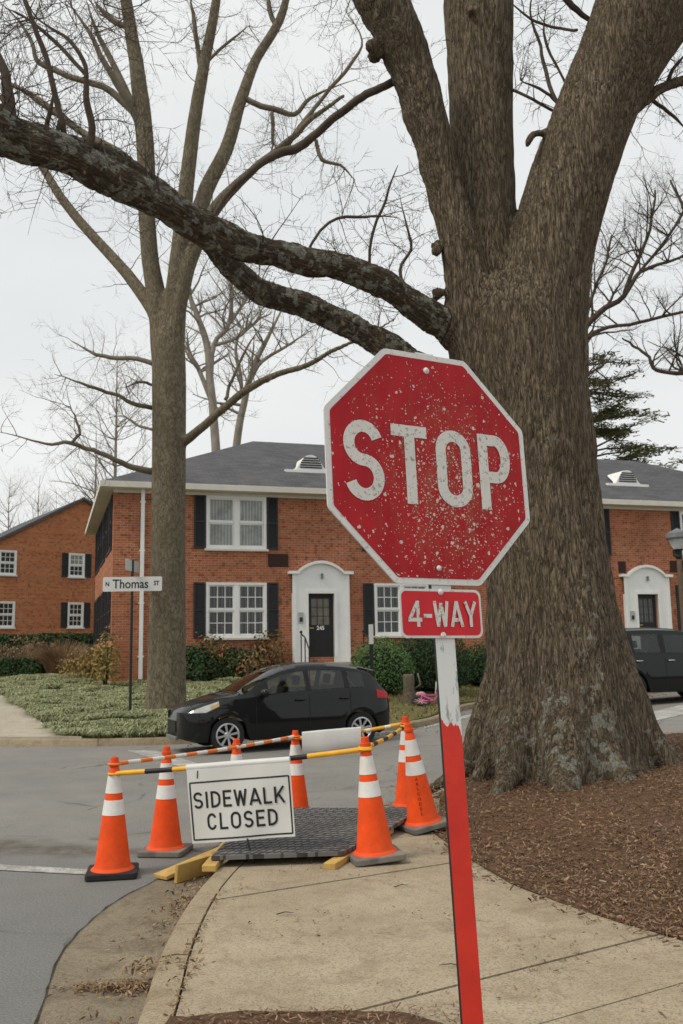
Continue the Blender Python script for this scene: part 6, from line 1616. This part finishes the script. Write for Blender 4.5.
def litter(mb, x, y, z, s, rg, tilt=.5):
    nr = Vector((rg.gauss(0, tilt), rg.gauss(0, tilt), 1)).normalized(); t = nr.orthogonal().normalized(); t.rotate(Matrix.Rotation(rg.uniform(0, 6.28), 3, nr)); b = nr.cross(t); c = Vector((x, y, z)); w = s * rg.uniform(.14, .34)
    mb.add([c - t * s, c - t * s * .3 + b * w + nr * s * .2, c + t * s * .5 + b * w * .8 + nr * s * .1, c + t * s, c + t * s * .4 - b * w + nr * s * .25, c - t * s * .4 - b * w * .9 + nr * s * .05], ((0, 1, 5), (1, 2, 4, 5), (2, 3, 4)))
lf = MB()
for k in range(3800):                                   # thin scatter on the sidewalk
    x, y = rg.uniform(-.9, 1.8), rg.uniform(4.0, 9.5)
    if not inside(x, y, rest_all := (k_in + mulch_edge)): continue
    if noise.noise(Vector((x * 1.7, y * 1.7, 2))) < rg.uniform(-.05, .55): continue
    litter(lf, x, y, g(x, y) + .135, rg.uniform(.004, .020), rg)
for cx, cy, sx, sy, zz, nn_ in ((-1.12, 4.93, .15, .045, .012, 520), (-.98, 5.0, .10, .04, .07, 200), (-1.05, 6.55, .09, .35, .012, 420), (-1.12, 5.9, .12, .4, .01, 90), (-.95, 4.9, .12, .05, .135, 60), (.9, 10.4, .35, .25, .15, 260), (-1.2, 4.4, .12, .15, .012, 60),
                                (-.82, 5.3, .015, .5, .130, 70), (-.77, 4.6, .015, .3, .130, 50)):
    for k in range(nn_):
        x, y = rg.gauss(cx, sx), rg.gauss(cy, sy); litter(lf, x, y, g(x, y) + zz + abs(rg.gauss(0, .012)), rg.uniform(.008, .026), rg, .8)
for k in range(1500):                                   # along the far verge
    x = rg.uniform(-3, 9); fy = lerp_prof([(p[0], p[1]) for p in fk_in])(x); y = fy + rg.gauss(.3, .8)
    z = lawn_z(x, y) + .02 if y > fy else g(x, y) + .012
    if fy - .16 < y < fy: continue
    litter(lf, x, y, z, rg.uniform(.02, .055), rg, .7)
for k in range(900):                                    # blown over the mulch
    y = 4.6 + rg.random() * 6; x = rg.uniform(.8, 1.4 + y * .42)
    if not inside(x, y, mulch_edge[::-1] + k_in2 + [(45, -6)]) or noise.noise(Vector((x * 1.3, y * 1.3, 6))) < rg.uniform(-.3, .4): continue
    litter(lf, x, y, mulch_z(x, y) + .018, rg.uniform(.012, .035), rg, .6)
stuff(lf.build('fallen_leaves', M['litter']))
tw = MB()
for x, y, l, a in ((-.42, 5.72, .10, .3), (.55, 4.75, .12, 2.9), (.3, 6.3, .1, .4), (1.9, 6.6, .3, .5), (2.6, 7.4, .35, 2.6), (1.3, 7.9, .28, .2), (-.95, 4.95, .16, .15), (2.2, 6.2, .25, 1.2)):
    z = (g(x, y) + .14) if inside(x, y, k_in + mulch_edge) else mulch_z(x, y) + .015
    p = Vector((x, y, z)); d = Vector((math.cos(a), math.sin(a), 0)); tw.tube([p, p + d * l * .5 + Vector((0, .012, .006)), p + d * l], [.0035, .003, .0015], 5)
stuff(tw.build('fallen_twigs', M['twig']))
mb = MB(); n = 0
mpoly = mulch_edge[::-1] + k_in2 + [(45, -6)]
while n < 30000:
    u = rg.random() ** 1.5; y = 4.2 + u * 9; x = rg.uniform(.7, 1.4 + (y * .42))
    if not inside(x, y, mpoly):
        if rg.random() > .30 * rg.random() * 2 or not inside(x + .13 + .12 * noise.noise(Vector((x * 3, y * 3, 0))), y + .06, mpoly): continue
        z = g(x, y) + .138
    else: z = mulch_z(x, y) + .004
    if math.hypot(x - OAK.x, y - OAK.y) < .75: continue
    n += 1; a = rg.uniform(0, 6.28); l = rg.uniform(.005, .022); w = rg.uniform(.0015, .0045); d = Vector((math.cos(a), math.sin(a), rg.gauss(0, .35))) * l; s = Vector((-math.sin(a), math.cos(a), rg.gauss(0, .4))) * w; c = Vector((x, y, z + abs(rg.gauss(0, .010)))); h = Vector((0, 0, .004))
    mb.add([c - d - s, c + d - s, c + d + s, c - d + s, c - d - s + h, c + d * .9 - s + h, c + d * .9 + s + h, c - d + s + h], ((4, 5, 6, 7), (0, 1, 5, 4), (1, 2, 6, 5), (2, 3, 7, 6), (3, 0, 4, 7)))
for k in range(900):
    x, y = rg.uniform(-.72, .5), rg.uniform(3.6, 4.25); 
    a = rg.uniform(0, 6.28); l = rg.uniform(.006, .02); w = .003; d = Vector((math.cos(a), math.sin(a), rg.gauss(0, .3))) * l; s = Vector((-math.sin(a), math.cos(a), 0)) * w; c = Vector((x, y, g(x, y) + .152))
    mb.add([c - d - s, c + d - s, c + d + s, c - d + s], ((0, 1, 2, 3),))
stuff(mb.build('mulch_chips', M['chip']))
